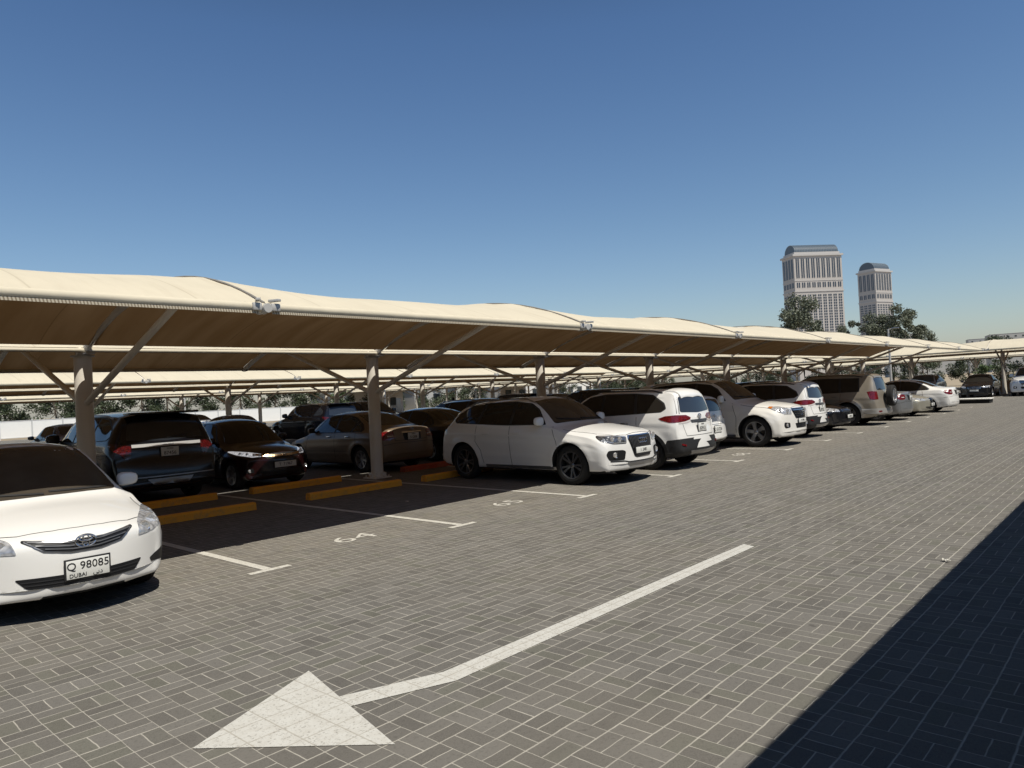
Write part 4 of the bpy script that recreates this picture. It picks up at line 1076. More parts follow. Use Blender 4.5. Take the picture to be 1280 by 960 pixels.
def lacing_mat():
    m, nt, b = new_mat('edge lacing'); N = NT(nt); tc = N.n('ShaderNodeTexCoord').outputs['Object']
    s = N.n('ShaderNodeSeparateXYZ'); nt.links.new(tc, s.inputs[0])
    wv = N.math('FRACT', N.math('MULTIPLY', N.math('ADD', s.outputs[0], N.math('MULTIPLY', s.outputs[2], .25)), 34))
    nt.links.new(N.mix(N.math('GREATER_THAN', wv, .55), (.52, .46, .35, 1), (.24, .19, .13, 1)), b.inputs['Base Color']); b.inputs['Roughness'].default_value = .8
    return m
M['lacing'] = lacing_mat()
BAY = 5.9; YC, VF0, VF1, VR0, VR1 = 13.35, 7.36 - 13.35, -.43, -.24, 19.27 - 13.35    # column line and wing edges relative to it
ZE, CR, SAG = 2.83, .635, .13
def arc(v, a, b):
    t = (v - (a + b) / 2) / ((b - a) / 2); z = ZE + CR * (1 - t * t)
    return z - (.022 * (VR1 - v) / (VR1 - VR0) if v > 0 or v >= VR0 else .0 * (v - VF0) / (VF1 - VF0))
def wing_mesh(a, b, nu=40, nv=24, seed=0):
    bm = bmesh.new(); top = []
    for i in range(nu + 1):
        u = .028 + (BAY - .056) * i / nu; s = (1 - abs(2 * u / BAY - 1) ** 2.2); rt = []
        for j in range(nv + 1):
            t = j / nv; v = a + (b - a) * t
            sg = SAG * (1 + .22 * math.sin(seed * 2.3)); ed_ = min(u, BAY - u)
            wr = .016 * math.sin(v * 7 + seed + ed_ * 5) * math.exp(-ed_ / .5) + .014 * math.sin(u * 2.1 + v * 1.3 + seed) * math.sin(PI * t)
            z = arc(v, a, b) - sg * s * math.sin(PI * t) * (1 + .15 * math.sin(u + seed)) + wr * math.sin(PI * t)
            rt.append(bm.verts.new((u, v, z + .045)))
        top.append(rt)
    for i in range(nu):
        for j in range(nv):
            f = bm.faces.new((top[i][j], top[i + 1][j], top[i + 1][j + 1], top[i][j + 1])); f.material_index = 0
    me = bpy.data.meshes.new('canopy_fabric'); bm.to_mesh(me); bm.free()
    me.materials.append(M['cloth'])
    me.polygons.foreach_set('use_smooth', [True] * len(me.polygons))
    return me
WFS = [wing_mesh(VF0, VF1, seed=q) for q in (0, 1, 2, 3)]; WR = wing_mesh(VR0, VR1)
def pipe_mesh(v, r=.042):
    zz = ZE + {VF1: .02, VR0: -.02}.get(v, 0); return MB().tube([(.02, v, zz), (BAY - .02, v, zz)], r, 12).mesh('edge_pipe')
PF = {v: pipe_mesh(v, r) for v, r in ((VF0, .05), (VF1, .030), (VR0, .034), (VR1, .05))}
def roll_mesh(v, s):
    b = MB(); b.box((BAY / 2, v, ZE - .056), (BAY - .16, .006, .034)); return b.mesh('edge_lacing', False)
LF, LR = roll_mesh(VF0 - .03, -1), roll_mesh(VR1 + .03, 1)
for me in list(PF.values()): me.materials.append(M['fabric'])
for me in (LF, LR): me.materials.append(M['lacing'])
def column_mesh(h=2.72):
    b = MB(); b.lathe([(.001, 0), (.145, 0), (.135, .3), (.135, h - .02), (.13, h), (.001, h)], 28, 'Z'); me = b.mesh('column', True, 40); me.materials.append(M['post']); return me
CM = column_mesh()
b = MB(); b.box((0, 0, .012), (.46, .46, .024), bevel=.004)
for i in range(8):
    a = i * PI / 4; b.box((.155 * math.cos(a), .155 * math.sin(a), .07), (.09, .012, .10), Matrix.Rotation(a, 4, 'Z')); 
for sx in (-.18, .18):
    for sy in (-.18, .18): b.lathe([(.001, .06), (.016, .06), (.016, .02)], 6, 'Z', 0, Matrix.Translation((sx, sy, 0)))
BP = b.mesh('base_plate', False); BP.materials.append(M['post'])
b = MB(); b.lathe([(.001, 2.72), (.18, 2.72), (.18, 2.74), (.001, 2.74)], 24, 'Z')
b.box((0, -.24, 2.752), (.14, .30, .022)); b.box((0, .0, 2.79), (.10, .40, .06), bevel=.01)
TP = b.mesh('top_plate', True, 30); TP.materials.append(M['post_white'])
def arm_mesh(a, b_, r=.06):
    pts = [(0, a + (b_ - a) * i / 18, arc(a + (b_ - a) * i / 18, a, b_) - .02) for i in range(19)]
    me = MB().tube(pts, r, 12).mesh('arm'); me.materials.append(M['post']); return me
AF, AR = arm_mesh(VF0, -.1), arm_mesh(.05, VR1)
def strut_mesh(v1, z1, z0=1.94, r=.052):
    s = 1 if v1 > 0 else -1
    me = MB().tube([(0, s * .10, z0), (0, v1, z1)], r, 12).mesh('strut'); me.materials.append(M['post']); return me
STF, STR = strut_mesh(9.0 - YC, arc(9.0 - YC, VF0, VF1) - .02), strut_mesh(17.5 - YC, arc(17.5 - YC, VR0, VR1) - .02)
def clamp_mesh(v, s):
    b = MB()
    b.lathe([(.001, v + s * .09), (.050, v + s * .09), (.054, v + s * .08), (.054, v - s * .12)], 16, 'Y', 0, Matrix.Translation((0, 0, ZE - .015)))
    for sx in (-1, 1):
        b.box((sx * .11, v + s * .02, ZE + .0), (.11, .10, .085), bevel=.015)
        b.box((sx * .10, v + s * .05, ZE + .075), (.05, .14, .03), Matrix.Rotation(.4 * sx, 4, 'Z'), bevel=.006)
    me = b.mesh('edge_clamp', True, 35); me.materials.append(M['post_white']); return me
KF, KR = clamp_mesh(VF0, -1), clamp_mesh(VR1, 1)
b = MB()
b.tube([(0, VF0 + (VF1 - VF0) * i / 20, arc(VF0 + (VF1 - VF0) * i / 20, VF0, VF1) + .055) for i in range(21)], .012, 6)
CF = b.mesh('seam_cable'); CF.materials.append(M['cable'])

def carport(x, y, rz, k0, k1, label, zs=1.0, rear=True, detail=True):
    root = empty('carport', (x, y, 0), rz); root.scale = (1, 1, zs)
    tag(root, label, 'carport', 'cream tensile carports')
    def put(name, me, u, parent=root):
        o = bpy.data.objects.new(name, me); COL.objects.link(o); o.parent = parent; o.location = (u, 0, 0); return o
    for k in range(k0, k1 + 1):
        u = BAY * k
        c = put('column', CM, u); 
        if detail:
            q = put('base_plate', BP, 0, c); q = put('top_plate', TP, 0, c)
        put('arm', AF, u); put('strut', STF, u); q = put('edge_clamp', KF, u)
        if detail: put('seam_cable', CF, u)
        if rear: put('arm', AR, u); put('strut', STR, u); put('edge_clamp', KR, u)
        if k < k1:
            put('canopy_fabric', WFS[(k * 3 + 1) % 4], u); put('edge_pipe', PF[VF0], u)
            if detail: put('edge_lacing', LF, u)
            if rear:
                put('canopy_fabric', WR, u); put('edge_pipe', PF[VR0], u); put('edge_pipe', PF[VR1], u)
    return root
carport(4.07, 13.35, 0, -3, 7, 'nearest cream fabric carport on round posts, covering the two nearest rows of cars')
carport(4.07, 32.35, 0, -3, 7, 'second cream fabric carport from the aisle, seen beneath the nearest one', detail=False)
carport(4.07, 51.35, 0, -5, 6, 'farthest of the three parallel cream carports, in front of the white panel fence', detail=False)
carport(62.0, 26.5, -PI / 2, -10, 7, 'cream carport across the far end of the aisle, over the black and silver cars', zs=1.09, detail=False)
carport(84.0, 26.0, -PI / 2, -9, 5, 'cream carport behind the one across the far end of the aisle', zs=1.06, detail=False)

# ------------------------------------------------------------------ end island, lamp post, fence
def kerb_island():
    r = empty('kerb_island', (45.6, 7.85, 0)); tag(r, 'dark low island with a white kerb top at the far end of the near row', 'kerb island')
    MB().box((0, 0, .10), (1.0, 1.5, .20), bevel=.02).build('kerb_core', M['underbody'], r)
    MB().box((-.02, 0, .232), (1.12, 1.62, .06), bevel=.015).build('kerb_top', M['kerb_white'], r)
kerb_island()
def lamp_post(x, y, h, label):
    r = empty('lamp_post', (x, y, 0)); tag(r, label, 'lamp post', 'lamp posts')
    MB().tube([(0, 0, 0), (0, 0, h)], .09, 10, r2=.055).build('pole', M['post_white'], r)
    MB().tube([(0, 0, h - .05), (0, -.25, h + .02)], .035, 8).build('bracket', M['post_white'], r)
    MB().box((0, -.42, h + .03), (.18, .42, .08), bevel=.03).build('lamp_head', M['satin'], r)
lamp_post(50.5, 13.2, 4.7, 'thin pale lamp post rising above the far end of the nearest carport')
lamp_post(30, 70, 6.0, 'pale lamp post beside the low white cabins, seen under the carports')
lamp_post(-6, 71, 5.0, 'pale lamp post in front of the dark tree belt, leftmost under the carports')

M['panel_white'] = simple('white fence panel', (.80, .80, .78), .5, var=.05)
M['fence_frame'] = simple('fence frame', (.55, .56, .56), .5)
fp = MB().box((0, 0, .88), (2.34, .04, 1.5)).mesh('fence_panel', False); fp.materials.append(M['panel_white'])
fq = MB().box((0, 0, .86), (.09, .09, 1.72)).mesh('fence_post', False); fq.materials.append(M['fence_frame'])
fr = MB().box((0, -.03, 1.62), (2.34, .03, .05)).box((0, -.03, .14), (2.34, .03, .05)).mesh('fence_rail', False); fr.materials.append(M['fence_frame'])
root = empty('panel_fence', (-30, 75, 0)); tag(root, 'long white panel fence in front of the dark tree belt', 'fence')
for i in range(31):
    for nm, me, dx in (('fence_panel', fp, 1.2), ('fence_post', fq, 0), ('fence_rail', fr, 1.2)):
        o = bpy.data.objects.new(nm, me); COL.objects.link(o); o.parent = root; o.location = (i * 2.43 + dx, 0, 0)

# ------------------------------------------------------------------ low buildings seen under the canopies
M['wall_white'] = simple('white wall', (.72, .71, .68), .7, var=.06, scale=.8)
M['wall_grey'] = simple('pale grey wall', (.42, .42, .41), .7)
M['wall_sand'] = simple('sand coloured wall', (.48, .43, .34), .7)
M['win_dark'] = glass_mat('dark window', (.03, .04, .05), .1, .6)
def cabin(x, y, w_, d, h, mat, label, rz=0, wins=3, rows=1, name='site_cabin', cat='cabin'):
    r = empty(name, (x, y, 0), rz); tag(r, label, cat)
    MB().box((0, 0, h / 2), (w_, d, h)).build('wall', M[mat], r, sm=False)
    MB().box((0, 0, h + .06), (w_ + .3, d + .3, .12)).build('roof', M['wall_grey'], r, sm=False)
    for j in range(rows):
        for i in range(wins):
            xx = -w_ / 2 + w_ * (i + .5) / wins; zz = h * (j + .55) / rows
            q = MB().box((xx, -d / 2 - .02, zz), (min(1.4, w_ / wins * .5), .06, min(1.1, h / rows * .4))).build('window', M['win_dark'], r, sm=False)
            MB().box((xx, -d / 2 - .05, zz - min(.55, h / rows * .2) - .06), (min(1.6, w_ / wins * .55), .12, .08)).build('sill', M['wall_grey'], q, sm=False)
    MB().box((w_ / 2 - .9, -d / 2 - .02, 1.02), (.9, .06, 2.04)).build('door', M['satin'], r, sm=False)
cabin(60, 84, 12, 5, 3.0, 'wall_white', 'low white site cabin standing right of the white panel fence')
cabin(76, 88, 9, 5, 3.4, 'wall_grey', 'grey low cabin between the two white cabins under the carports')
cabin(89, 82, 10, 6, 3.6, 'wall_white', 'white low cabin right of the grey cabin under the carports')
cabin(110, 86, 14, 6, 3.8, 'wall_white', 'wide white cabin with dark windows, rightmost of those under the carports', wins=5)
cabin(80, 112, 16, 8, 5.2, 'wall_sand', 'sand coloured two storey block behind the grey cabin', wins=6, rows=2, name='low_block', cat='building')
# far skyline, right
cabin(690, 170, 26, 30, 36, 'wall_grey', 'square grey block on the right skyline, nearest the trees', rz=-1.2, wins=6, rows=8, name='office_block', cat='building')
cabin(820, 175, 70, 30, 27, 'wall_grey', 'long low grey block on the right skyline, between two taller ones', rz=-1.2, wins=12, rows=5, name='office_block', cat='building')
cabin(700, 92, 34, 30, 30, 'wall_grey', 'flat topped grey block on the skyline at the right edge', rz=-1.3, wins=7, rows=6, name='office_block', cat='building')
cabin(760, 125, 18, 20, 30, 'wall_grey', 'narrow pale block on the right skyline, between the long and flat topped blocks', rz=-1.3, wins=3, rows=6, name='office_block', cat='building')

# building behind the camera: throws the foreground shadow
def office():
    H = 4.2; yb = 1.50 - .54 * H - 2.6
    r = empty('office_building', (15, yb - 6, 0)); tag(r, 'sand coloured office building behind the camera that shades the near pavement', 'building')
    MB().box((0, 0, H / 2 - .1), (110, 12, H - .2)).build('wall', M['wall_sand'], r, sm=False)
    MB().box((0, 1.3, H - .1), (110.6, 14.6, .2)).build('flat_roof', M['wall_grey'], r, sm=False)
    wm = MB().box((0, 0, 0), (1.8, .10, 1.5), bevel=.02).mesh('window', False); wm.materials.append(M['win_dark'])
    sm_ = MB().box((0, 0, 0), (2.0, .2, .1)).mesh('sill', False); sm_.materials.append(M['wall_grey'])
    for j in range(1):
        for i in range(22):
            o = bpy.data.objects.new('window', wm); COL.objects.link(o); o.parent = r; o.location = (-52 + i * 5, 6.04, 1.9 + j * 3.1)
            q = bpy.data.objects.new('sill', sm_); COL.objects.link(q); q.parent = o; q.location = (0, .06, -.85)
office()

# ------------------------------------------------------------------ the two towers
def haze(c, k): return tuple(a * (1 - k) + b_ * k for a, b_ in zip(c, (.44, .53, .62)))
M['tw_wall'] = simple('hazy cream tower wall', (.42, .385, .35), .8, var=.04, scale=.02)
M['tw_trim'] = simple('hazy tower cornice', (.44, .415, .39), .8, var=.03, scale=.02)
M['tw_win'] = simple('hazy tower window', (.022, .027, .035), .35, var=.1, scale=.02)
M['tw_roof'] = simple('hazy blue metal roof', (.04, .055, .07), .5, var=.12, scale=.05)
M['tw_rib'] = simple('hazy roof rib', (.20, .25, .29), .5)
for k_ in ('tw_wall', 'tw_trim', 'tw_win', 'tw_roof', 'tw_rib'):      # faint blue glow painted in for light scattered by 1.5 km of dusty air
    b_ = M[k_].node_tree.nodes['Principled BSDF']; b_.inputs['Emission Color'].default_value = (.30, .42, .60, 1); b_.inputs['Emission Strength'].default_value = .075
def tower(az, dist, rot, Lw, D, Hc, label, haze_k=0):
    a = math.radians(az); x, y = dist * math.sin(a), dist * math.cos(a)
    # the nearest corner stands at (x, y); the long face runs to local +x, the short face to local +y
    r = empty('tower', (x, y, 0), rot); tag(r, label, 'tower', 'hazy hotel towers')
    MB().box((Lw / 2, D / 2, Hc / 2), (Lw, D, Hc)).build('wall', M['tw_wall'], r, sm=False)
    for z, e, h in ((Hc + 1.2, 2.6, 3.4), (Hc * .715, 1.3, 2.4), (Hc * .80, .7, 1.4), (Hc * .33, 1.2, 2.4)):
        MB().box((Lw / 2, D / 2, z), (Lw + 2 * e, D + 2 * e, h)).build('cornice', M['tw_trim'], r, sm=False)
    # attic and barrel roof
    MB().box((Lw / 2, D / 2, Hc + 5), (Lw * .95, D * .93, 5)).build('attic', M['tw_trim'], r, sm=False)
    b = MB(); R = D * .43; n = 14; x0, x1 = Lw * .05, Lw * .95; hh = min(R, 16)
    P = [(D / 2 + R * math.cos(PI * k / n), Hc + 8 + hh * math.sin(PI * k / n)) for k in range(n + 1)]
    A = [b.bm.verts.new((x0, yy, z)) for yy, z in P]; B = [b.bm.verts.new((x1, yy, z)) for yy, z in P]
    for k in range(n): b.bm.faces.new((A[k], A[k + 1], B[k + 1], B[k]))
    b.bm.faces.new(A); b.bm.faces.new(B)
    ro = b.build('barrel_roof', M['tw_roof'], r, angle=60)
    b = MB(); m = int(Lw / 3.6)
    for i in range(m + 1):
        xx = x0 + (x1 - x0) * i / m
        b.tube([(xx, D / 2 + (R + .3) * math.cos(PI * k / 12), Hc + 8 + (hh + .3) * math.sin(PI * k / 12)) for k in range(13)], .35, 4)
    b.build('roof_rib', M['tw_rib'], ro, sm=False)
    # faces: ('front' along x at y=0) and ('side' along y at x=0)
    small = MB()
    for face, W_ in (('f', Lw), ('s', D)):
        n = max(3, int(round(W_ / 10.6))); cw = W_ / (n + .35)
        for i in range(n):
            cu = cw * (i + .68)
            for s in (-1, 1):
                u = cu + s * cw * .19
                def bx(u_, z, w_, h_, mb):
                    if face == 'f': mb.box((u_, -.25, z), (w_, .7, h_))
                    else: mb.box((-.25, u_, z), (.7, w_, h_))
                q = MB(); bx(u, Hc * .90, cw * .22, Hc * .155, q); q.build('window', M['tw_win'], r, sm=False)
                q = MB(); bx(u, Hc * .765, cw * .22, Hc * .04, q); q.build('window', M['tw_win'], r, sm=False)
                fl = Hc / 46
                for j in range(3, 45):
                    z = Hc * .745 - j * fl
                    if z < 18: break
                    if abs(z - Hc * .33) < 3.4: continue
                    bx(u, z, cw * .25, fl * .62, small)
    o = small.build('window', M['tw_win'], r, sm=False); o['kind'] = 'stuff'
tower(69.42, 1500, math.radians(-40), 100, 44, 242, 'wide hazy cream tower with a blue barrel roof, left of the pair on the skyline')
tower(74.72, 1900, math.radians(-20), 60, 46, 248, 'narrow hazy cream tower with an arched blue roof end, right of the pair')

# ------------------------------------------------------------------ trees
def leaf_mat(name, c0, c1):
    m, nt, b = new_mat(name); N = NT(nt)
    oi = N.n('ShaderNodeObjectInfo'); g = N.n('ShaderNodeNewGeometry'); tc = N.n('ShaderNodeTexCoord').outputs['Object']
    f = N.math('ADD', N.math('MULTIPLY', N.noise(tc, .8, 3), .7), N.math('MULTIPLY', g.outputs['Random Per Island'], .45), clamp=True)
    nt.links.new(N.mix(f, rgba(c0), rgba(c1)), b.inputs['Base Color']); b.inputs['Roughness'].default_value = .6; return m
M['leaf_grey'] = leaf_mat('grey green leaves', (.055, .070, .045), (.160, .175, .120))
M['leaf_dark'] = leaf_mat('dark green leaves', (.022, .036, .016), (.075, .095, .045))
M['leaf_fresh'] = leaf_mat('fresh green leaves', (.04, .075, .02), (.10, .15, .045))
M['bark'] = simple('bark', (.12, .095, .07), .9, bump=.5, bscale=12)
def make_tree(h, cr, leaf, n=9000, seed=1, ls=.42, lean=.0, trunk=.22, low=.30, lobes=22):
    rnd = random.Random(seed)
    b = MB()
    top = Vector((lean * h, 0, h * .62))
    b.tube([(0, 0, 0), (lean * h * .2, .1, h * .2), (lean * h * .5, -.1, h * .4), top], trunk, 9, r2=trunk * .45)
    cen = []
    for i in range(lobes):
        a = rnd.uniform(0, 2 * PI); t = rnd.random(); z = h * (low + (.97 - low) * t)
        rr = cr * (.25 + .75 * math.sin(PI * min(1, .18 + .78 * t)) ) * math.sqrt(rnd.uniform(.12, 1))
        c = Vector((math.cos(a) * rr + lean * z, math.sin(a) * rr, z)); s = rnd.uniform(.20, .38) * cr
        cen.append((c, s))
        if i % 2 == 0:
            st = Vector((lean * h * .3, 0, h * rnd.uniform(.25, .55))); mid = (st + c) / 2 + Vector((0, 0, -.06 * h))
            b.tube([st, mid, c], trunk * .32, 6, r2=trunk * .08)
    tm = b.mesh('trunk'); tm.materials.append(M['bark'])
    vs = []; fs = []
    tot = sum(s ** 2 for c, s in cen)
    for c, s in cen:
        k = int(n * s * s / tot)
        for i in range(k):
            d = Vector((rnd.gauss(0, 1), rnd.gauss(0, 1), rnd.gauss(0, .8))).normalized() * s * (rnd.random() ** .45) * rnd.choice((1, 1, 1, 1.18))
            p = c + d; l = ls * rnd.uniform(.55, 1.2)
            a = Vector((rnd.gauss(0, 1), rnd.gauss(0, 1), rnd.gauss(0, 1))).normalized(); q = a.cross(Vector((rnd.gauss(0, 1), rnd.gauss(0, 1), rnd.gauss(0, 1)))).normalized()
            i0 = len(vs)
            vs += [p - a * l * .5, p + q * l * .28, p + a * l * .5, p - q * l * .28]; fs.append((i0, i0 + 1, i0 + 2, i0 + 3))
    me = bpy.data.meshes.new('crown'); me.from_pydata([tuple(v) for v in vs], [], fs); me.materials.append(M[leaf])
    return tm, me
def tree(kind, x, y, sc, rz, label, group, name='tree'):
    r = empty(name, (x, y, 0), rz); r.scale = (sc, sc, sc); tag(r, label, 'tree' if name == 'tree' else 'bush', group)
    for nm, me in zip(('trunk', 'crown'), kind):
        o = bpy.data.objects.new(nm, me); COL.objects.link(o); o.parent = r
    return r
K_BIG = [make_tree(18, 5.0, 'leaf_grey', 9500, 3, .55, lobes=30), make_tree(18, 4.4, 'leaf_grey', 8000, 11, .55, .02, lobes=26), make_tree(18, 3.0, 'leaf_grey', 4200, 23, .5, -.03, low=.45, lobes=14)]
K_BELT = [make_tree(6.5, 2.6, 'leaf_dark', 5500, s, .27, low=.05, trunk=.15) for s in (5, 6, 7)]
K_BUSH = [make_tree(3.0, 1.6, 'leaf_fresh', 3200, 9, .17, low=.05, trunk=.06)]
def polar(az, d): a = math.radians(az); return d * math.sin(a), d * math.cos(a)
big = [(69.75, 150, 1.02, 0, 'tall dense grey green tree in front of the wide tower'), (70.5, 160, .80, 2, 'lower grey green tree right of the tall dense one, before the wide tower'),
    (67.9, 165, .66, 2, 'small sparse tree left of the wide tower'), (72.2, 150, .66, 1, 'low rounded tree at the foot of the wide tower, right side'),
    (73.3, 170, .80, 2, 'slender tree with a bare trunk in the gap between the towers'), (74.6, 160, .80, 0, 'broad tree in front of the narrow tower'),
    (75.5, 160, .78, 1, 'rounded tree at the right foot of the narrow tower'), (76.2, 155, .86, 1, 'tall loose crowned tree right of the narrow tower'), (76.9, 165, .86, 2, 'tall rightmost tree of the skyline group'),
    (77.6, 170, .62, 0, 'low tree at the right end of the skyline group')]
for i, (az, d, s, k, lb) in enumerate(big):
    x, y = polar(az, d); tree(K_BIG[k], x, y, s * .95, i * 1.3, lb, 'trees on the skyline')
for i in range(52):
    x = -40 + i * 3.6 + (i * 37 % 7) * .25; y = 82 + (i * 53 % 9)
    tree(K_BELT[i % 3], x, y, .85 + .06 * (i * 29 % 6), i * 2.1, 'dark green tree in the belt behind the white panel fence', 'trees in the belt behind the fence')
for i in range(26):
    x, y = 98 + (i * 31 % 5) * 1.5, -14 + i * 3.6
    tree(K_BELT[(i + 1) % 3], x, y, .75 + .05 * (i % 3), i * 1.7, 'dark green tree standing behind the far end carports', 'trees behind the far end carports')
tree(K_BUSH[0], 70.5, 11.2, .7, 0, 'fresh green bush between the black saloon and the carport post at the aisle end', None, 'bush')
tree(K_BUSH[0], 52, 76, 1.2, 1, 'fresh green bush in front of the low white cabins', None, 'bush')

# ------------------------------------------------------------------ cars
G1 = 'cars parked in the near row'; G2 = 'cars parked in the back row under the near carport'; G3 = 'cars parked under the farther carports'; G4 = 'cars parked across the far end'
def sx(k): return X0 + SP * (k + .5)
A = corolla().place(2.10, 6.98, 'front', 'white compact sedan at the left edge with number plate Q 98085', 'car', G1)
B = q5().place(11.45, 7.24, 'front', 'white SUV with a four-ring badge and upright slatted grille, facing the aisle', 'car', G1)
c1 = rush('82913'); L3 = c1.L
C = c1.place(sx(3) + .1, 7.25, 'rear', 'white seven-seat SUV backed to the aisle right beside the four-ring SUV', 'car', G1)
wh = paint('plain white paint', (.79, .78, .75), .12)
D = hatch(wh).place(sx(4), 8.3, 'rear', 'small white hatchback squeezed between the seven-seat SUV and the big off-roader', 'car', G1)
Eo = lx().place(sx(5), 7.3, 'front', 'big off white off-roader with a chrome barred grille, facing the aisle', 'car', G1)
F = copy_tree(C); F.location = (sx(6), 7.7 + L3 / 2, 0); tag(F, 'second white seven-seat SUV seen from behind, right of the big off-roader', 'car', G1)
black = paint('black paint', (.007, .007, .009), .02, rough=.2)
cblk = dark_saloon(black, 'K 40812', grille='wide'); Lb = cblk.L
Go = cblk.place(sx(7), 7.85, 'front', 'black saloon nose between the second seven-seat SUV and the beige off-roader', 'car', G1)
H = pajero().place(sx(8), 7.4, 'rear', 'beige off-roader with a spare wheel hung on its tailgate', 'car', G1)
I = rear_saloon(paint('dull silver paint', (.26, .265, .27), .12, metal=.5), 'M 2904').place(sx(9), 7.35, 'rear', 'grey saloon tail with red lamps right of the beige off-roader', 'car', G1)
J = dark_saloon(paint('silver gold paint', (.42, .40, .33), .15, metal=.5), 'H 55120', grille='tall', L=4.75).place(sx(10), 7.25, 'front', 'silver gold saloon with an upright chrome grille, facing the aisle', 'car', G1)
Kc = rear_saloon(wh, 'L 77301', 'round'); K = Kc.place(sx(11) + .2, 6.9, 'rear', 'white saloon seen from behind at the far end of the near row', 'car', G1)
# back row
ex = explorer(); EX = ex.place(5.60, 13.75, 'rear', 'black full-size SUV with a chrome strip and plate 87456, backed to the column line', 'car', G2)
ci = city(); CI = ci.place(8.10, 14.05, 'front', 'black saloon with bright headlights and a bronze grille bar, in shade beside the black SUV', 'car', G2)
tan_ = paint('tan metallic paint', (.20, .145, .095), .15, metal=.3, coat=.4)
tc_ = rear_saloon(tan_, '51209', 'round', glass='glass_blue'); TC = tc_.place(11.42, 13.75, 'rear', 'tan saloon seen from behind beside the second canopy column', 'car', G2)
def clone(src, x, y, facing, label, group, ln, rz=0, cat='car', body=None):
    o = copy_tree(src); o.location = (x, y, 0); o.rotation_euler = (0, 0, (PI / 2 if facing == 'front' else -PI / 2) + rz)
    tag(o, label, cat, group)
    if body:
        old = None
        for ch in o.children:
            if ch.name.startswith('body'):
                ch.data = ch.data.copy(); old = ch.data.materials[0]; ch.data.materials[0] = body
        for ch in o.children_recursive:
            if ch.type == 'MESH' and len(ch.data.materials) and ch.data.materials[0] == old:
                ch.data = ch.data.copy(); ch.data.materials[0] = body
    return o
navy = paint('navy paint', (.012, .022, .05), .12, rough=.25); silver = paint('silver paint', (.40, .41, .42), .15, metal=.6); grey = paint('grey paint', (.10, .105, .11), .15, metal=.4)
sand = paint('sand paint', (.40, .35, .27), .2, metal=.2)
clone(Go, sx(3) + .2, 16.4, 'rear', 'dark saloon right of the tan saloon, behind the four-ring SUV', G2, 0)
clone(B, sx(4), 16.3, 'front', 'grey SUV in the back row behind the seven-seat SUV', G2, 0, body=grey)
clone(EX, sx(6), 16.3, 'rear', 'black SUV in the back row behind the second seven-seat SUV', G2, 0)
clone(K, sx(8), 16.3, 'rear', 'silver saloon in the back row behind the beige off-roader', G2, 0, body=silver)
clone(EX, sx(10), 16.3, 'front', 'dark SUV in the back row behind the silver gold saloon', G2, 0, body=grey)
clone(EX, sx(12) - .5, 16.2, 'front', 'black SUV in the back row behind the white saloon', G2, 0)
clone(A, sx(-1) - .4, 16.6, 'front', 'sand coloured saloon in the back row left of the black full-size SUV', G2, 0, body=sand)
# second carport: cars at Y 26.5..38
clone(K, 8.3, 29.3, 'rear', 'navy saloon roof showing behind the black full-size SUV', G3, 0, body=navy)
clone(A, 14.6, 29.2, 'front', 'grey blue saloon seen above the black saloon with bright lights', G3, 0, body=navy)
clone(EX, 18.0, 28.6, 'rear', 'black SUV with pale roof bars seen above the tan saloon', G3, 0)
clone(EX, 21.2, 28.9, 'front', 'black SUV behind the tan saloon, right of the SUV with pale roof bars', G3, 0)
clone(K, 27.0, 29.2, 'rear', 'blue saloon between two dark SUVs under the second carport', G3, 0, body=navy)
clone(EX, 32.0, 29.3, 'rear', 'dark SUV roof seen left of the four-ring SUV', G3, 0)
clone(B, 36.6, 29.3, 'front', 'black SUV roof seen above the four-ring SUV', G3, 0, body=black)
clone(EX, 44, 29.3, 'rear', 'dark SUV roof seen above the seven-seat SUV', G3, 0)
clone(A, 12.5, 36.2, 'rear', 'white saloon parked behind the row of dark cars, under the second carport', G3, 0, body=wh)
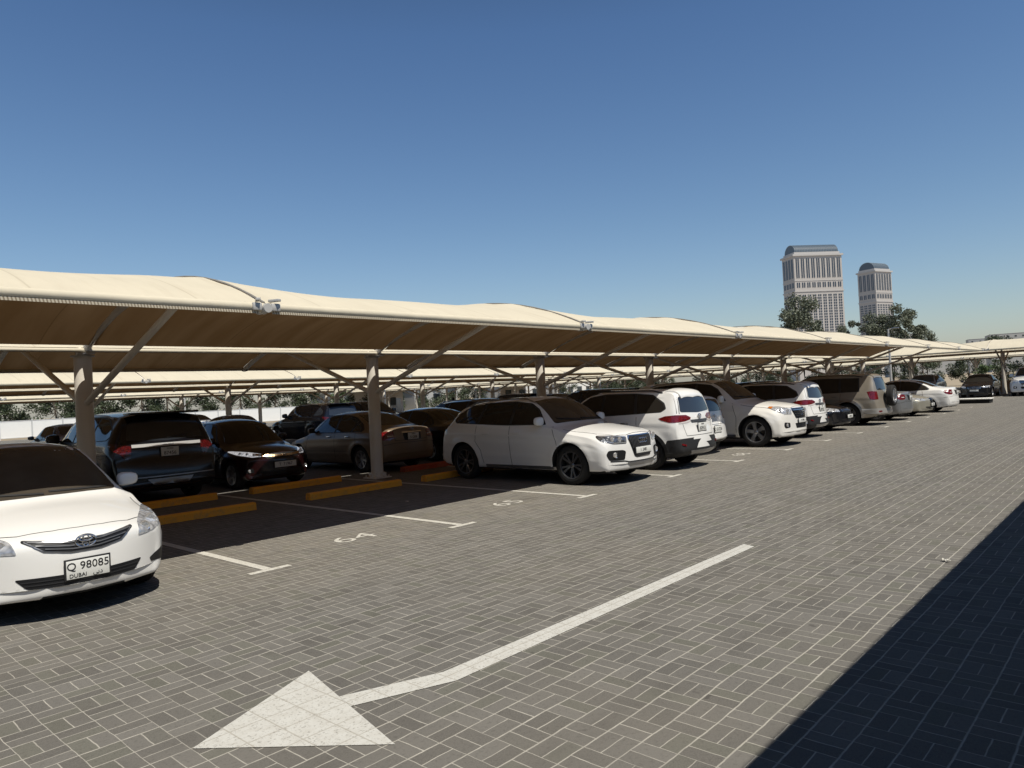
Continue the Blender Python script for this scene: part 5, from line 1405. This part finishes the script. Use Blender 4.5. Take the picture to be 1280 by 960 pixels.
clone(K, -1.0, 29.3, 'rear', 'brown saloon at the left edge under the second carport', G3, 0, body=tan_)
clone(K, 21.0, 48.2, 'rear', 'silver saloon under the third carport, before the fence', G3, 0, body=silver)
clone(B, 33.0, 48.2, 'rear', 'white SUV under the third carport', G3, 0, body=wh)
# far end
cb_ = dark_saloon(black, 'R 90377', grille='wide', L=4.5, H=1.52, W=.91, badge=1); ring_badge(cb_, .665, 1, .06, 0)
cb_.place(0, 0, 'front', 'black car facing the aisle beneath the far end carport', 'car', G4)
cb_.root.location = (56.8, 9.4, 0); cb_.root.rotation_euler = (0, 0, 0)
def turn(o): o.rotation_euler = (0, 0, 0); return o
turn(clone(B, 57.8, 12.9, 'front', 'silver SUV behind the black car beneath the far end carport', G4, 0, body=silver))
turn(clone(Eo, 57.4, 6.6, 'front', 'white off-roader at the right edge beneath the far carport', G4, 0, body=wh))
turn(clone(EX, 57.5, 18.4, 'front', 'dark SUV at the left of the far end group, beyond the white saloon', G4, 0))
# litter
def scrap(x, y, s, lb, col):
    b = MB(); n = 7; rr = random.Random(int(x * 100)); c0 = [[b.bm.verts.new((s * (i / n - .5) , s * .6 * (j / n - .5), .012 + rr.random() * s * .22)) for j in range(n)] for i in range(n)]
    for i in range(n - 1):
        for j in range(n - 1): b.bm.faces.new((c0[i][j], c0[i + 1][j], c0[i + 1][j + 1], c0[i][j + 1]))
    tag(b.build('litter', simple('litter ' + lb[:12], col, .8), None, (x, y, 0), (0, 0, x), sm=False), lb, 'litter')
scrap(7.50, 1.60, .08, 'crumpled pale paper scrap at the edge of the big foreground shadow', (.6, .58, .52))
scrap(7.75, 9.6, .07, 'tiny pale stone in the shaded part of the empty stall 65', (.6, .5, .42))
# brown planter wall at the aisle end
r = empty('planter', (66.5, 9.2, 0)); tag(r, 'stepped brown planter behind the black car at the far end', 'planter')
for i in range(3): MB().box((i * .5, 0, .15 + .15 * i), (.5, 2.4, .3 + .3 * i), bevel=.02).build('step', simple('brown step', (.42, .32, .22), .8), r, sm=False)
